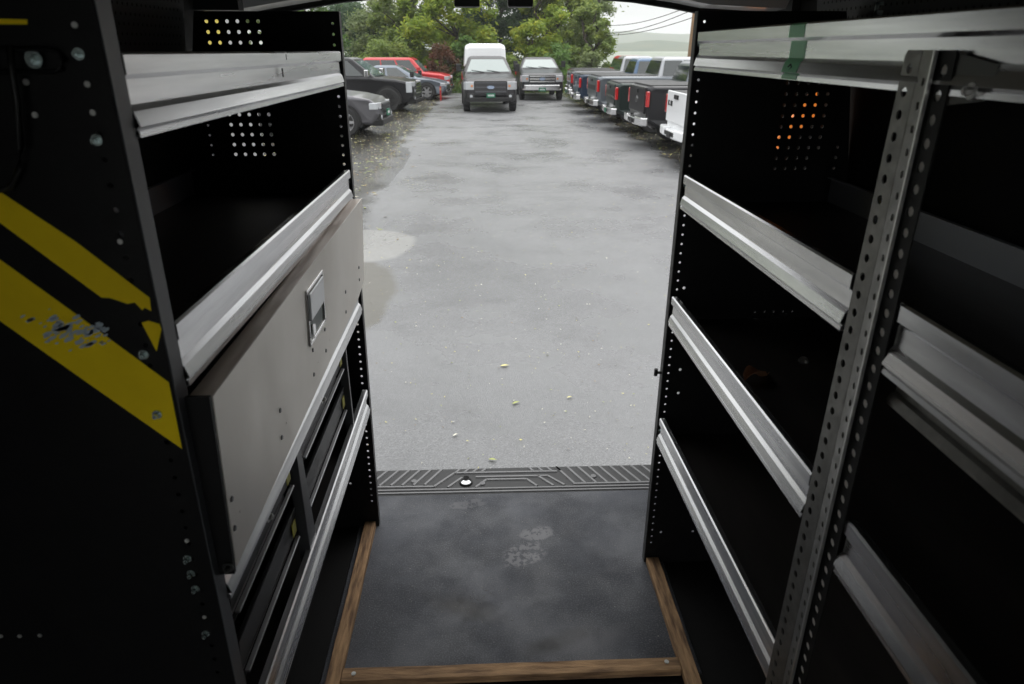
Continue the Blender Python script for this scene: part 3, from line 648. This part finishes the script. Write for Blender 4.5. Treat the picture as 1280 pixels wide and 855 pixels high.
# rear header with rounded opening corners
hz_ = [(-.78, 1.533), (-.62, 1.538), (-.59, 1.543), (-.56, 1.548), (-.48, 1.560), (-.38, 1.576), (-.25, 1.588), (0, 1.596), (.25, 1.590), (.42, 1.578), (.53, 1.563), (.60, 1.551), (.72, 1.545), (.84, 1.540), (.92, 1.44)]
hp = mat('van inner paint', (.36, .37, .36), rough=.4, coat=.4)
rings = []
for x, z in hz_: rings.append([(x, 1.93, z+.03), (x, 1.96, z+.004), (x, 2.05, z), (x, 2.09, z+.02), (x, 2.09, 1.75), (x, 1.93, 1.75)])
hdr = obj('rear_header', MB().ring(rings), hp, van, smooth=False)
obj('door_seal', MB().tube([(x, 2.085, z-.004) for x, z in hz_], .009, 8), blackp, hdr, smooth=True)
for x0 in (-.071, .068):
    lt = MB(); lt.box(x0, x0+.066, 1.955, 2.01, 1.548, 1.63); lt.box(x0+.008, x0+.058, 2.01, 2.05, 1.556, 1.60)
    obj('door_latch', lt, blackp, van, bevel=.004)
# added glowing amber strip that colours the holes of the right end panel
obj('amber_glow_strip', MB().hexa([(.758, 1.80, 1.222), (.782, 1.80, 1.200), (.782, 1.815, 1.200), (.758, 1.815, 1.222), (.862, 1.80, 1.385), (.905, 1.80, 1.352), (.905, 1.815, 1.352), (.862, 1.815, 1.385)]), mat('amber glow', (.7, .2, .03), emis=((1, .28, .04), .35)), van)
# pillars
for sg in (-1, 1):
    q_ = .02 if sg < 0 else 0
    p = MB(); p.hexa([(sg*.83, 1.92, -.1), (sg*.99, 1.92, -.1), (sg*.99, 2.10, -.1), (sg*.83, 2.10, -.1), (sg*(.80-q_), 1.92, 1.70), (sg*.92, 1.92, 1.70), (sg*.92, 2.10, 1.70), (sg*(.80-q_), 2.10, 1.70)])
    if sg < 0: p.box(-.92, -.60, 1.885, 1.925, 1.536, 1.70)
    if sg < 0: p.f = [f[::-1] for f in p.f]
    obj('rear_pillar', p, darktrim, van)
# open rear doors swung out, seen only through the perforations
for sg, c2 in ((-1, mat('yellow door trim', (.62, .5, .06), rough=.5)), (1, mat('orange reflector', (.8, .22, .02), rough=.3))):
    d = MB(); d.box(min(sg*.90, sg*.95), max(sg*.90, sg*.95), 2.14, 2.90, -.25, 1.62); dd = obj('rear_door', d, hp, van, bevel=.02)
    q = MB()
    for (ya, yb, z0, z1) in ((2.18, 2.60, 1.455, 1.60), (2.18, 2.46, 1.19, 1.36)): q.box(min(sg*.889, sg*.899), max(sg*.889, sg*.899), ya, yb, z0, z1)
    obj('reflector', q, c2, dd)
    hg = MB(); 
    for z in (.2, 1.2): hg.cyl((sg*.93, 2.12, z), (0, 0, 1), .015, .09, 8)
    obj('hinge', hg, zincd, dd)
# brackets on the upper trim
bk = MB(); bk.box(-.716, -.700, 1.38, 1.40, 1.492, 1.530); bk.box(-.716, -.68, 1.40, 1.405, 1.495, 1.503); bk.box(-.716, -.68, 1.40, 1.405, 1.520, 1.528)
obj('trim_bracket', bk, brackm, van, bevel=.001)
bk = MB(); bk.box(.80, .835, 1.50, 1.504, 1.512, 1.520); bk.box(.80, .835, 1.50, 1.504, 1.530, 1.536); bk.box(.80, .806, 1.50, 1.504, 1.512, 1.536); bk.box(.829, .835, 1.50, 1.504, 1.512, 1.530)
obj('trim_bracket', bk, brackm, van)

# sill plate with raised ribs
sp_ = MB(); sp_.box(-.80, .80, 1.990, 2.152, -.014, -.004)
sill = obj('sill_plate', sp_, mat('black sill plastic', (.020, .020, .021), rough=.55, bump=(300, .25, .001)), van, bevel=.003)
rib = MB()
def ribseg(x0, y0, x1, y1, w=.0064, h=.0035):
    a = Vector((x0, y0, 0)); b = Vector((x1, y1, 0)); d = (b-a).normalized()*w; n = Vector((-d.y, d.x, 0))
    z0, z1 = -.005, -.004+h
    rib.hexa([(p.x, p.y, z0) for p in (a-n, b-n, b+n, a+n)] + [(p.x, p.y, z1) for p in (a-n*.6, b-n*.6, b+n*.6, a+n*.6)])
sk = lambda x: 0
for i in range(11):                                   # left diagonals /
    x = -.64 + i*.0405
    ribseg(x, 2.052, x+.058, 2.148)
ribseg(-.70, 2.050, -.200, 2.040)
ribseg(-.200, 2.040, -.130, 2.122); ribseg(-.150, 2.034, -.100, 2.092)
ribseg(-.130, 2.122, .253, 2.119)
ribseg(-.050, 2.094, .216, 2.092); ribseg(.216, 2.092, .272, 2.032); ribseg(.180, 2.092, .232, 2.030)
ribseg(-.050, 2.030, -.010, 2.076); ribseg(-.010, 2.076, .137, 2.074); ribseg(.137, 2.074, .172, 2.030)
for k in range(4): ribseg(-.125+k*.032, 2.124, -.108+k*.032, 2.148)
for k in range(4): ribseg(.150+k*.034, 2.148, .165+k*.034, 2.122)
for i in range(12): x = .253 + i*.0405; ribseg(x, 2.148, x+.055, 2.042)
ribseg(.305, 2.038, .78, 2.036)
ribseg(-.79, 2.024, .79, 2.018, .0055); ribseg(-.79, 2.006, .79, 2.000, .0055)
obj('rib', rib, mat('worn grey rib', (.21, .21, .215), rough=.5), sill)
rg = MB(); n = 24
rg.ring([[(-.085 + q*math.cos(2*math.pi*i/n), 2.062 + q*1.05*math.sin(2*math.pi*i/n), z) for i in range(n)] for q, z in ((.017, -.003), (.020, .003), (.024, .001), (.024, -.006))], cap=False)
rg.ring([[(-.085 + q*math.cos(2*math.pi*i/n), 2.086 + q*math.sin(2*math.pi*i/n), z) for i in range(n)] for q, z in ((.009, -.003), (.012, .002), (.014, -.004))], cap=False)
st = obj('striker_cup', rg, blackp, sill, smooth=True)
obj('striker_plate', MB().cyl((-.085, 2.060, -.0035), (0, 0, 1), .017, .002, 20), mat('bright water in cup', (.75, .76, .77), rough=.12, metal=.9), st)
for x, y in ((-.275, 2.075), (-.025, 2.052), (.385, 2.082)): obj('screw_cap', MB().cyl((x, y, -.005), (0, 0, 1), .0125, .005, 16, .010), mat('grey cap', (.16, .16, .165), rough=.45), sill)

# wooden battens
def batten(x0, x1, y0, y1, lab, h=.022):
    mb = MB(); n = 14; along = (y1-y0) > (x1-x0); rings = []
    for i in range(n+1):
        t = i/n; j = lambda: random.uniform(-.0008, .0008)
        if along:
            y = y0+(y1-y0)*t; rings.append([(x0+j(), y, 0), (x1+j(), y, 0), (x1+j(), y, h+j()), (x0+j(), y, h+j())])
        else:
            x = x0+(x1-x0)*t; rings.append([(x, y0+j(), 0), (x, y0+j(), h+j()), (x, y1+j(), h+j()), (x, y1+j(), 0)])
    mb.ring(rings)
    t = thing('wooden_batten', lab, 'wooden strip', ((x0+x1)/2, (y0+y1)/2, 0), 0, 'wooden battens on the van floor')
    m = bpy.data.materials.get('batten_' + ('y' if along else 'x'))
    if not m:
        m = mat('batten_' + ('y' if along else 'x'), (.50, .31, .16), rough=.85, noise=(13, 1.0, (.14, .08, .045)), bump=(60, .6, .004), stretch=(5, .6, 5) if along else (.6, 5, 5))
    obj('strip', mb, m, t, bevel=.0015)
    return t
t = batten(-.411, -.376, .70, 1.822, 'pale wooden batten on the floor along the foot of the left shelves')
t = batten(.476, .514, .70, 1.616, 'pale wooden batten on the floor along the foot of the right shelves')
t = batten(-.374, .474, 1.208, 1.246, 'crosswise wooden batten at the near edge of the grey floor mat')
for x, y in ((-.345, 1.228), (.442, 1.232)): obj('screw', MB().cyl((x, y, .021), (0, 0, 1), .006, .003, 8).cyl((x, y, .023), (0, 0, 1), .0035, .002, 6), zincd, t)

# ------------------------------------------------------------------ shelving
def XL(z): return -.367 + .0145*z
XR = .472
def bolt_mb(p, ax, r=.0065, washer=True):
    mb = MB(); ax = Vector(ax).normalized(); p = Vector(p)
    if washer: mb.cyl(p, ax, r*1.75, .002, 14); p = p + ax*.002
    mb.cyl(p, ax, r, .006, 6); mb.cyl(p+ax*.006, ax, r*.55, .002, 8); return mb
RAILH = .078
PROF = [(-.012, -.0008), (-.0012, 0), (.0012, -.0022), (.0012, -.0190), (-.0046, -.0240), (-.0044, -.0480), (.0008, -.0540), (.0050, -.0680), (-.0004, -.0705), (.0026, -.0730), (.0032, -.0780), (-.010, -.0790)]
def rail(parent, side, y0, y1, zt0, zt1, h=RAILH, name='rail', xo=0.0, m=None, label=None):
    """aluminium shelf lip; side -1 = left (faces +x), +1 = right (faces -x)"""
    mb = MB(); k = h/RAILH; ns = 12; pr = PROF
    for i in range(ns+1):
        t = i/ns; y = y0+(y1-y0)*t; zt = zt0+(zt1-zt0)*t
        for d, z in pr:
            zz = zt + z*k
            x = (XL(zz) + d + xo) if side < 0 else (XR - d - xo)
            mb.v.append((x, y, zz))
    n = len(pr)
    for i in range(ns):
        for j in range(n-1):
            q = (i*n+j, (i+1)*n+j, (i+1)*n+j+1, i*n+j+1); mb.f.append(q if side > 0 else q[::-1]); mb.m.append(0)
    return obj(name, mb, m or alu, parent, solid=.0016, label=label)

# ---- left unit
LU = thing('shelving_unit', 'left van shelving unit with aluminium lips, flip door and yellow striped black end panel', 'shelving unit', (-.55, 1.25, 0), 0, 'shelving units in the van')
def ptaper(sg, z): return sg*(wallx(z) - .05)
# near end panel
holesN = [(-.368, 1.419+.0), (-.369, 1.394), (-.372, 1.293)]
nh = []
for k in range(52):
    z = .12 + k*.0246
    nh.append((XL(z)-.0215, z, .0030))
ol = [(XL(0), .02), (XL(1.53), 1.53), (-.705, 1.53), (-.79, .9), (-.845, .02)]
mb = MB(); holed(mb, lambda u, v: (u, .690, v), ol, nh); EP = obj('end_panel', mb, black, LU, solid=.002, label='near end panel, black with yellow stripes')
mb = MB(); nfl = 10
for i in range(nfl+1):
    z = .02 + 1.51*i/nfl; mb.v += [(XL(z), .689, z), (XL(z), .716, z), (XL(z)-.022, .716, z)]
for i in range(nfl):
    a = i*3; mb.f += [(a, a+1, a+4, a+3), (a+1, a+2, a+5, a+4)]; mb.m += [0, 0]
obj('panel_flange', mb, mat('black flange sheen', (.085, .09, .10), rough=.4, spec=.5), EP, solid=.002)  # grazing sheen of the black paint put into a lighter colour
# hazard stripes: torn vinyl film on the panel
YP = .6884
def film(pts, y=YP, m=yellow, name='stripe'):
    mb = MB(); vs = [Vector(p) for p in pts]; n = len(vs)
    V2, _, F2, *_ = delaunay_2d_cdt(vs, [(i, (i+1) % n) for i in range(n)], [], 1, 1e-7)
    mb.add([(q.x, y, q.y) for q in V2], [tuple(f) for f in F2]); return obj(name, mb, m, EP, solid=.0003)
film([(-.620, 1.443), (-.477, 1.321), (-.417, 1.270), (-.3555, 1.208), (-.357, 1.193), (-.363, 1.197), (-.366, 1.194), (-.372, 1.203), (-.380, 1.2015), (-.388, 1.205), (-.397, 1.2085), (-.405, 1.209), (-.418, 1.222), (-.486, 1.290), (-.620, 1.412)])
film([(-.370, 1.180), (-.362, 1.182), (-.3515, 1.178), (-.3505, 1.172), (-.361, 1.146)])
film([(-.640, 1.385), (-.497, 1.252), (-.430, 1.185), (-.3555, 1.108), (-.3575, 1.021), (-.435, 1.100), (-.517, 1.185), (-.64, 1.31)])
film([(-.46, 1.4745), (-.4075, 1.4735), (-.4085, 1.4695), (-.46, 1.4695)])
# scuffs: many small chips
sc_ = MB()
for _ in range(70):
    t = random.random(); cx = -.478 + .065*t + random.gauss(0, .008); cz = 1.178 - .012*t + random.gauss(0, .010); s = random.uniform(.0012, .0055)
    k = random.randint(5, 7); a0 = random.random()*6
    pts = [(cx + s*(1.5*math.cos(a0+6.283*i/k))*random.uniform(.6, 1.1), YP-.0006, cz + s*.6*math.sin(a0+6.283*i/k)*random.uniform(.6, 1.1) + .5*s*math.cos(a0+6.283*i/k)) for i in range(k)]
    sc_.add(pts, [tuple(range(k))])
obj('scuff', sc_, scuffm, EP, kind='stuff')
for i, (x, z) in enumerate([(-.369, 1.445), (-.371, 1.369), (-.375, 1.143), (-.376, 1.068), (-.381, .861), (-.381, .837), (-.380, .812), (-.381, .734)]):
    obj('bolt', bolt_mb((x, .6885, z), (0, -1, 0), .0031), zinc, EP)
for (x, z) in [(-.367, 1.469), (-.368, 1.419), (-.423, 1.421), (-.369, 1.394), (-.423, 1.392), (-.372, 1.269), (-.377, .888), (-.378, .762), (-.646, .740), (-.622, .739), (-.596, .739)]:
    obj('rivet', MB().cyl((x, .6885, z), (0, -1, 0), .0028, .0010, 12), zincd, EP)
# slotted track with bolt and hanging cord
tk = MB()
pts = [(-.60, 1.449), (-.392, 1.449), (-.385, 1.4465), (-.3825, 1.4395), (-.385, 1.4325), (-.392, 1.430), (-.60, 1.430)]
tk.tube([(x, .684, z) for x, z in pts], .0022, 8); obj('slot_track', tk, black, EP, smooth=True)
obj('bolt', bolt_mb((-.408, .685, 1.4405), (0, -1, 0), .0045), zinc, EP)
tag(obj('cord', MB().tube([(-.423, .678, 1.452), (-.424, .674, 1.43), (-.429, .676, 1.402), (-.437, .678, 1.365), (-.447, .680, 1.343), (-.460, .681, 1.326), (-.485, .681, 1.320), (-.52, .68, 1.325)], .0028, 8), blackp, None, smooth=True),
    'thin black cord hanging in a loop from the slot on the left end panel', 'cord')
# rear end panel, perforated
hl = []
for k in range(60):
    z = .10 + k*.0238
    if z < 1.52: hl.append((XL(z)-.0165, z, .0036))
for r in range(3):
    for c in range(6): hl.append((-.662 + c*.0245, 1.509 - r*.0235, .0046))
for r in range(6):
    for c in range(5): hl.append((-.642 + c*.0245 - .004*(5-r)*0, 1.320 - r*.0245, .0046))
for r in range(4): hl.append((-.700, 1.27 - r*.0245, .003))
for (x, z) in ((-.43, 1.0), (-.52, .62), (-.43, .36), (-.445, .17)): hl.append((x, z, .004))
mb = MB(); holed(mb, lambda u, v: (u, 1.826, v), [(XL(0), -.006), (XL(1.531), 1.531), (-.688, 1.531), (-.76, 1.2), (-.85, .5), (-.86, -.006)], hl)
EL = obj('end_panel', mb, black, LU, solid=.002, label='rear end panel, black and perforated')
mb = MB()
for i in range(11): z = 1.531*i/10; mb.v += [(XL(z), 1.826, z), (XL(z), 1.848, z)]
for i in range(10): mb.f.append((2*i, 2*i+1, 2*i+3, 2*i+2)); mb.m.append(0)
obj('panel_flange', mb, mat('dark grey flange', (.05, .05, .05)), EL, solid=.002)
# trays and lips
LZ = [(1.446, 1.442), (1.167, 1.160), (.843, .842), (.525, .519)]
for (za, zb) in LZ:
    rl = rail(LU, -1, .718, 1.800, za, zb)
    for yb in (.735, 1.790):
        if za > 1: pass
    tr_ = MB(); z = za - .066; xo = -(wallL(z) - .03)
    P = lambda u, v, z=z: (u, v, z)
    tr_.box(xo, XL(z)-.008, .720, 1.80, z-.0015, z)
    sh = obj('shelf_tray', tr_, mat('worn black tray', (.018, .016, .015), rough=.45, spec=.4, noise=(6, .8, (.035, .031, .028)), stretch=(3, .4, 1)), LU)
    bl = MB(); bl.box(xo-.002, xo, .72, 1.80, z, z+.062); bl.box(xo, xo+.010, .72, 1.80, z+.060, z+.062); obj('back_lip', bl, mat('dull back aluminium', (.42, .44, .47), metal=.8, rough=.45), sh)
for (y, z) in ((1.823, 1.428), (1.823, 1.398), (1.823, 1.142), (1.823, 1.125), (1.823, .82), (1.823, .50), (1.823, .455)):
    obj('bolt', bolt_mb((XL(z)-.014, y, z), (0, -1, 0), .0055), zinc, EL)
for (ya, za, zb) in ((1.30, 1.440, 1.431), (1.268, 1.418, 1.404)): obj('scratch', MB().box(XL(za)+.0006, XL(za)+.0022, ya, ya+.004, zb, za), blackp, LU)
# flip door
DXa, DXb = -.3215, -.3345      # top and bottom x of its outer face
dz = lambda y: ((.824 + (y-.705)*.030), (1.077 + (y-.705)*.013))
door = MB(); nd = 16; yl, yr = .712, 1.772
ol = []
def DP(u, v): t = (v-.83)/.25; return (DXb + (DXa-DXb)*t, u, v)
ol = [(yl, dz(yl)[0]), (1.665, dz(1.665)[0]), (yr-.012, .868), (yr, .880), (yr+.008, dz(yr)[1]), (yl, dz(yl)[1])]
LAT = (1.152, 1.282, .945, 1.053)
mb = MB(); holed(mb, DP, ol, [(y, z, .0016) for y in (.745, .976, 1.209, 1.319, 1.551, 1.700) for z in (.887,)])
DO = obj('flip_door', mb, aludoor, LU, solid=.002)
mb = MB(); mb.hexa([(DXa-.028, yl, dz(yl)[1]-.002), (DXa, yl, dz(yl)[1]-.002), (DXa, yr, dz(yr)[1]-.002), (DXa-.028, yr, dz(yr)[1]-.002),
                    (DXa-.028, yl, dz(yl)[1]), (DXa, yl, dz(yl)[1]), (DXa, yr, dz(yr)[1]), (DXa-.028, yr, dz(yr)[1])])
obj('top_return', mb, mat('warm sheen aluminium', (.80, .70, .61), metal=.25, noise=(8, .7, (.58, .47, .39)), roughvar=(14, .35, .6), stretch=(4, .5, 1)), DO, bevel=.0008)  # warm reflection on the door top put into the base colour
mb = MB(); mb.hexa([(DXb-.030, .7045, .818), (DXb-.0005, .7045, .818), (DXb-.0005, .711, .818), (DXb-.030, .711, .818), (DXa-.030, .7045, 1.0795), (DXa-.0005, .7045, 1.0795), (DXa-.0005, .711, 1.0795), (DXa-.030, .711, 1.0795)])
obj('door_side', mb, black, DO, bevel=.0008)
obj('pivot_bolt', bolt_mb((DXb-.006, .703, .832), (0, -1, 0), .0042), mat('dark bolt', (.10, .10, .10), rough=.3, metal=.8), DO)
for (y, z) in [(.746, .907), (.743, .862), (.979, .909), (.974, .861), (1.212, .912), (1.207, .862), (1.320, .911), (1.319, .863), (1.554, .912), (1.548, .863), (1.745, .914), (1.745, .880)]:
    y *= .97; z = 1.45 - (1.45-z)*.97
    p = Vector(DP(y, z)); obj('rivet', MB().cyl(p + Vector((.0005, 0, 0)), (1, 0, 0), .0046, .002, 10, .0035), mat('dark rivet', (.10, .10, .10), rough=.35, metal=.8), DO)
# paddle latch
la = MB(); y0, y1, z0, z1 = LAT
def dbox(mb, ya, yb, za, zb, xa, xb):
    p = []
    for z in (za, zb):
        x0 = DP(0, z)[0]; p += [(x0+xa, ya, z), (x0+xb, ya, z), (x0+xb, yb, z), (x0+xa, yb, z)]
    mb.hexa(p)
b_w = .006
for (ya, yb, za, zb) in ((y0, y0+b_w, z0, z1), (y1-b_w, y1, z0, z1), (y0+b_w, y1-b_w, z0, z0+b_w), (y0+b_w, y1-b_w, z1-b_w, z1)): dbox(la, ya, yb, za, zb, .001, .0045)
LT = obj('latch', la, chrome, DO, bevel=.001)
pd = MB(); dbox(pd, y0+.008, y1-.012, z0+.047, z1-.009, .0015, .0075); obj('paddle', pd, mat('latch paddle', (.62, .63, .64), rough=.35, metal=.85), LT, bevel=.002)
dk = MB(); dbox(dk, y0+.007, y1-.007, z0+.007, z0+.046, .0010, .0014); obj('recess', dk, mat('latch recess', (.03, .05, .045), rough=.4, metal=.4), LT)
ky = MB(); p = Vector(DP(y0+.03, z0+.024)); ky.cyl(p, (1, 0, 0), .010, .006, 14); ky.box(p.x+.005, p.x+.0075, p.y-.014, p.y-.008, p.z-.014, p.z+.014); obj('key_cylinder', ky, chrome, LT)

# ---- drawer cabinet between the two lower lips
DC = thing('drawer_cabinet', 'black four drawer cabinet set into the lower left shelves under the flip door', 'drawer cabinet', (-.5, 1.2, .5))
cb = MB(); cb.box(-.72, -.395, .745, 1.640, .452, .4535); cb.box(-.72, -.37, .742, .744, .455, .768); cb.box(-.72, -.372, 1.636, 1.638, .455, .768); cb.box(-.72, -.715, .745, 1.635, .455, .768); cb.box(-.715, -.372, .745, 1.635, .764, .767)
obj('case', cb, black, DC)
dsat = mat('satin black drawer', (.009, .009, .010), rough=.4, spec=.3)
obj('divider', MB().hexa([(-.385, 1.095, .49), (-.362, 1.095, .49), (-.362, 1.150, .49), (-.385, 1.150, .49), (-.385, 1.110, .764), (-.366, 1.110, .764), (-.366, 1.140, .764), (-.385, 1.140, .764)]), mat('grey divider', (.06, .062, .066), rough=.4, metal=.3), DC, bevel=.002)
obj('divider', MB().box(-.385, -.364, 1.600, 1.612, .49, .764), mat('grey divider', (.1, .1, .1)), DC)
for (ya, yb) in ((.760, 1.085), (1.165, 1.590)):
    for r, zt in enumerate((.758, .638)):
        x = -.372 - .004*r
        d = MB(); d.hexa([(x-.014, ya, zt-.062), (x-.006, ya, zt-.062), (x-.006, yb, zt-.062), (x-.014, yb, zt-.062), (x-.008, ya, zt), (x, ya, zt), (x, yb, zt), (x-.008, yb, zt)])
        d.box(x-.30, x-.012, ya, ya+.002, zt-.095, zt-.004); d.box(x-.30, x-.012, yb-.002, yb, zt-.095, zt-.004); d.box(x-.30, x-.012, ya+.002, yb-.002, zt-.095, zt-.093)
        dr = obj('drawer', d, dsat, DC, bevel=.0012)
        obj('pull', MB().box(x-.004, x+.004, ya+.006, yb-.006, zt-.068, zt-.0640).box(x-.022, x-.019, ya+.006, yb-.006, zt-.100, zt-.0705), mat('worn pull edge', (.42, .42, .43), rough=.3, metal=.6), dr, bevel=.001)
        if r == 0: yk = .94 if ya < 1 else 1.355; obj('lock', bolt_mb((x-.001, yk, zt-.030), (1, 0, 0), .0055), zincd, dr)
        obj('sticker', MB().box(x-.001, x+.0006, yb-.032, yb-.010, zt-.048, zt-.020), mat('yellow sticker', (.45, .42, .06), rough=.5), dr)

# ---- right unit
RU = thing('shelving_unit', 'right van shelving unit with aluminium lips and a perforated steel post', 'shelving unit', (.65, 1.0, 0), 0, 'shelving units in the van')
hr = []
for k in range(62):
    z = .075 + k*.0238
    if z < 1.51: hr.append((.487, z, .0030))
for r in range(9):
    for c in range(5):
        if r >= 7 and c == 4: continue
        hr.append((.692 + c*.0245 - (.0 if r else .0), 1.377 - r*.0238, .0040))
for r in range(2):
    for c in range(5): hr.append((.697 + c*.0245, .821 - r*.027, .0038))
for r in range(3): hr.append((.836, 1.235 - r*.0245, .0035))
for q in ((.518, .656), (.520, .585), (.589, .340), (.514, .113), (.611, .113), (.505, .888)): hr.append((*q, .0042))
mb = MB(); holed(mb, lambda u, v: (u, 1.620, v), [(XR, -.006), (.955, -.006), (.94, .6), (.886, 1.1), (.840, 1.37), (.80, 1.524), (XR, 1.524)], hr)
ER = obj('end_panel', mb, black, RU, solid=.002, label='rear end panel, black and perforated')
obj('panel_flange', MB().box(XR-.001, XR+.001, 1.6215, 1.645, 0, 1.524), mat('dark grey flange', (.05, .05, .05)), ER)
mb = MB(); mb.box(.452, .471, 1.628, 1.634, .640, .646); mb.cyl((.456, 1.631, .634), (0, 0, 1), .005, .02, 8); obj('catch', mb, blackp, ER)
for (y, z) in ((1.617, 1.46), (1.617, 1.43), (1.617, 1.15), (1.617, .85), (1.617, .49), (1.617, .468)): obj('bolt', bolt_mb((XR+.012, y, z), (0, -1, 0), .0055), zinc, ER)
rail(RU, 1, .30, 1.600, 1.485, 1.483, label='long top lip')
for (za, zb) in ((1.184, 1.175), (.878, .872), (.540, .518)):
    rail(RU, 1, .812, 1.600, za, zb)
RZ = [1.41, 1.11, .81, .46]
for z in RZ:
    xo = wallx(z) - .07; tr_ = MB(); tr_.box(XR+.008, xo, .30, 1.60, z-.0015, z)
    sh = obj('shelf_tray', tr_, mat('worn black tray', (.018, .016, .015)), RU)
    bl = MB(); bl.box(xo, xo+.002, .30, 1.60, z, z+.058); bl.box(xo-.010, xo, .30, 1.60, z+.056, z+.058); obj('back_lip', bl, mat('dull back aluminium', (.42, .44, .47), metal=.8, rough=.45) if z == 1.11 else black, sh)
# near bay lips, one of them doubled
rail(RU, 1, .20, .706, 1.184, 1.184, h=.088); rail(RU, 1, .20, .700, 1.098, 1.098, h=.040, xo=-.012, m=galv, label='dull lower edge under the near middle lip')
rail(RU, 1, .20, .706, .879, .879, h=.084)
# perforated post: lit galvanised angle with a fold, and a darker flange behind
pz0, pz1 = .02, 1.448
nh = int((pz1-pz0-.02)/.0240)
hh = [pz1-.019-.0240*k for k in range(nh+1)]
mb = MB(); xa = XR-.003
LN = lambda v: -.011 + (1.448-v)*.017
holed(mb, lambda u, v: (xa, u, v), [(.765, pz0), (.820, pz0), (.796, pz1-.006), (.792, pz1), (.765, pz1)], [(.782 + (1.448-z)*.014, z, .0056) for z in hh])
PA = obj('perforated_post', mb, galv, RU, solid=.002)
mb = MB(); # second face folds towards the aisle
dxf = -.007
holed(mb, lambda u, v: (xa + (.764-u)/.030*dxf, u, v), [(.735, pz0), (.764, pz0), (.764, pz1), (.735, pz1)], [(.745, z-.012, .0045) for z in hh[:-1]])
obj('folded_face', mb, galv, PA, solid=.002)
obj('folded_edge', MB().hexa([(xa+dxf+a, y, z) for z in (pz0, pz1) for a, y in ((-.0012, .7322), (.003, .7322), (.003, .7348), (-.0012, .7348))]), mat('bright cut edge', (.6, .6, .58), rough=.3, metal=.9), PA)
mb = MB(); holed(mb, lambda u, v: (XR-.004, u, v), [(.706, pz0), (.760, pz0), (.760, pz1), (.706, pz1)], [(.7210, z, .0060) for z in hh])
PB = obj('rear_flange', mb, mat('darkened galvanised steel', (.006, .006, .006), rough=.5, spec=.2), PA, solid=.0016)  # same galvanised metal, its dark reflection put into the colour
obj('backing_channel', MB().hexa([(x, y, z) for z in (pz0, pz1) for x, y in ((XR-.0030, .712), (XR-.0012, .712), (XR-.0012, .745), (XR-.0030, .745))]), mat('pale galvanised back', (.95, .92, .86), rough=.5, metal=.25), PA)
bk = MB(); bk.hexa([(XR-.003, .655, 1.404), (XR-.003, .711, 1.396), (XR-.001, .711, 1.396), (XR-.001, .655, 1.404), (XR-.003, .645, 1.436), (XR-.003, .711, 1.446), (XR-.001, .711, 1.446), (XR-.001, .645, 1.436)])
obj('post_bracket', bk, mat('dark bracket steel', (.09, .09, .085), rough=.45, metal=.7), PA); obj('bolt', bolt_mb((XR-.0035, .672, 1.412), (-1, 0, 0), .0045), zincd, PA)
# green tape band: the lip's green sheen put into colour, with a pencilled mark
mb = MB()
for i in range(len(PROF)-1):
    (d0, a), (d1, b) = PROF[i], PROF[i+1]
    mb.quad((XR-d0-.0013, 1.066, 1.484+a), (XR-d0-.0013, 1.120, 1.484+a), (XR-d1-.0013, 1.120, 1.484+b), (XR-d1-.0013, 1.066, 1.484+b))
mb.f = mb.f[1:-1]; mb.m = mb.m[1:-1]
tp_ = tag(obj('green_reflection', mb, mat('green tape', (.26, .90, .46), rough=.3)), 'band of green tape painted over the top right aluminium lip', 'tape')
obj('pen_mark', MB().tube([(XR-.0045, 1.100, 1.4235), (XR-.0045, 1.092, 1.4275), (XR-.0045, 1.088, 1.4235), (XR-.0045, 1.096, 1.4185), (XR-.0045, 1.084, 1.4175)], .0009, 5), blackp, tp_)
# things lying on the shelf
mb = MB(); n = 9
for i in range(n):
    t = i/(n-1); cx = .537 + .062*t; cy = 1.244 + .034*t; w = .016*math.sin(math.pi*(.12+.8*t)); zc = .812 + .010*math.sin(t*5)
    mb.v += [(cx-w*.5, cy+w, zc+.012), (cx, cy, zc), (cx+w*.5, cy-w, zc+.014)]
for i in range(n-1):
    a = i*3; mb.f += [(a, a+1, a+4, a+3), (a+1, a+2, a+5, a+4)]; mb.m += [0, 0]
tag(obj('dry_leaf', mb, mat('dry brown leaf', (.35, .17, .09), rough=.5), None, solid=.001), 'curled dry brown leaf lying on the second lowest right shelf', 'leaf')
mb = bolt_mb((.70, 1.33, .812), (-.6, -.6, .3), .007); tag(obj('loose_bolt', mb, chrome), 'small shiny loose bolt under the middle right lip', 'bolt')

# ------------------------------------------------------------------ rain haze
mb = MB(); mb.box(-905, 905, -905, 1510, G-1.5, 50)
hz = obj('haze', mb, None, kind='stuff'); hz.data.materials.clear()
hm = bpy.data.materials.new('rain haze'); hm.use_nodes = True; ht = hm.node_tree; ht.nodes.clear()
ho = ht.nodes.new('ShaderNodeOutputMaterial'); pv = ht.nodes.new('ShaderNodeVolumePrincipled'); pv.inputs['Density'].default_value = .0005; pv.inputs['Color'].default_value = (.98, .99, 1, 1)
ht.links.new(pv.outputs[0], ho.inputs['Volume']); hz.data.materials.append(hm)
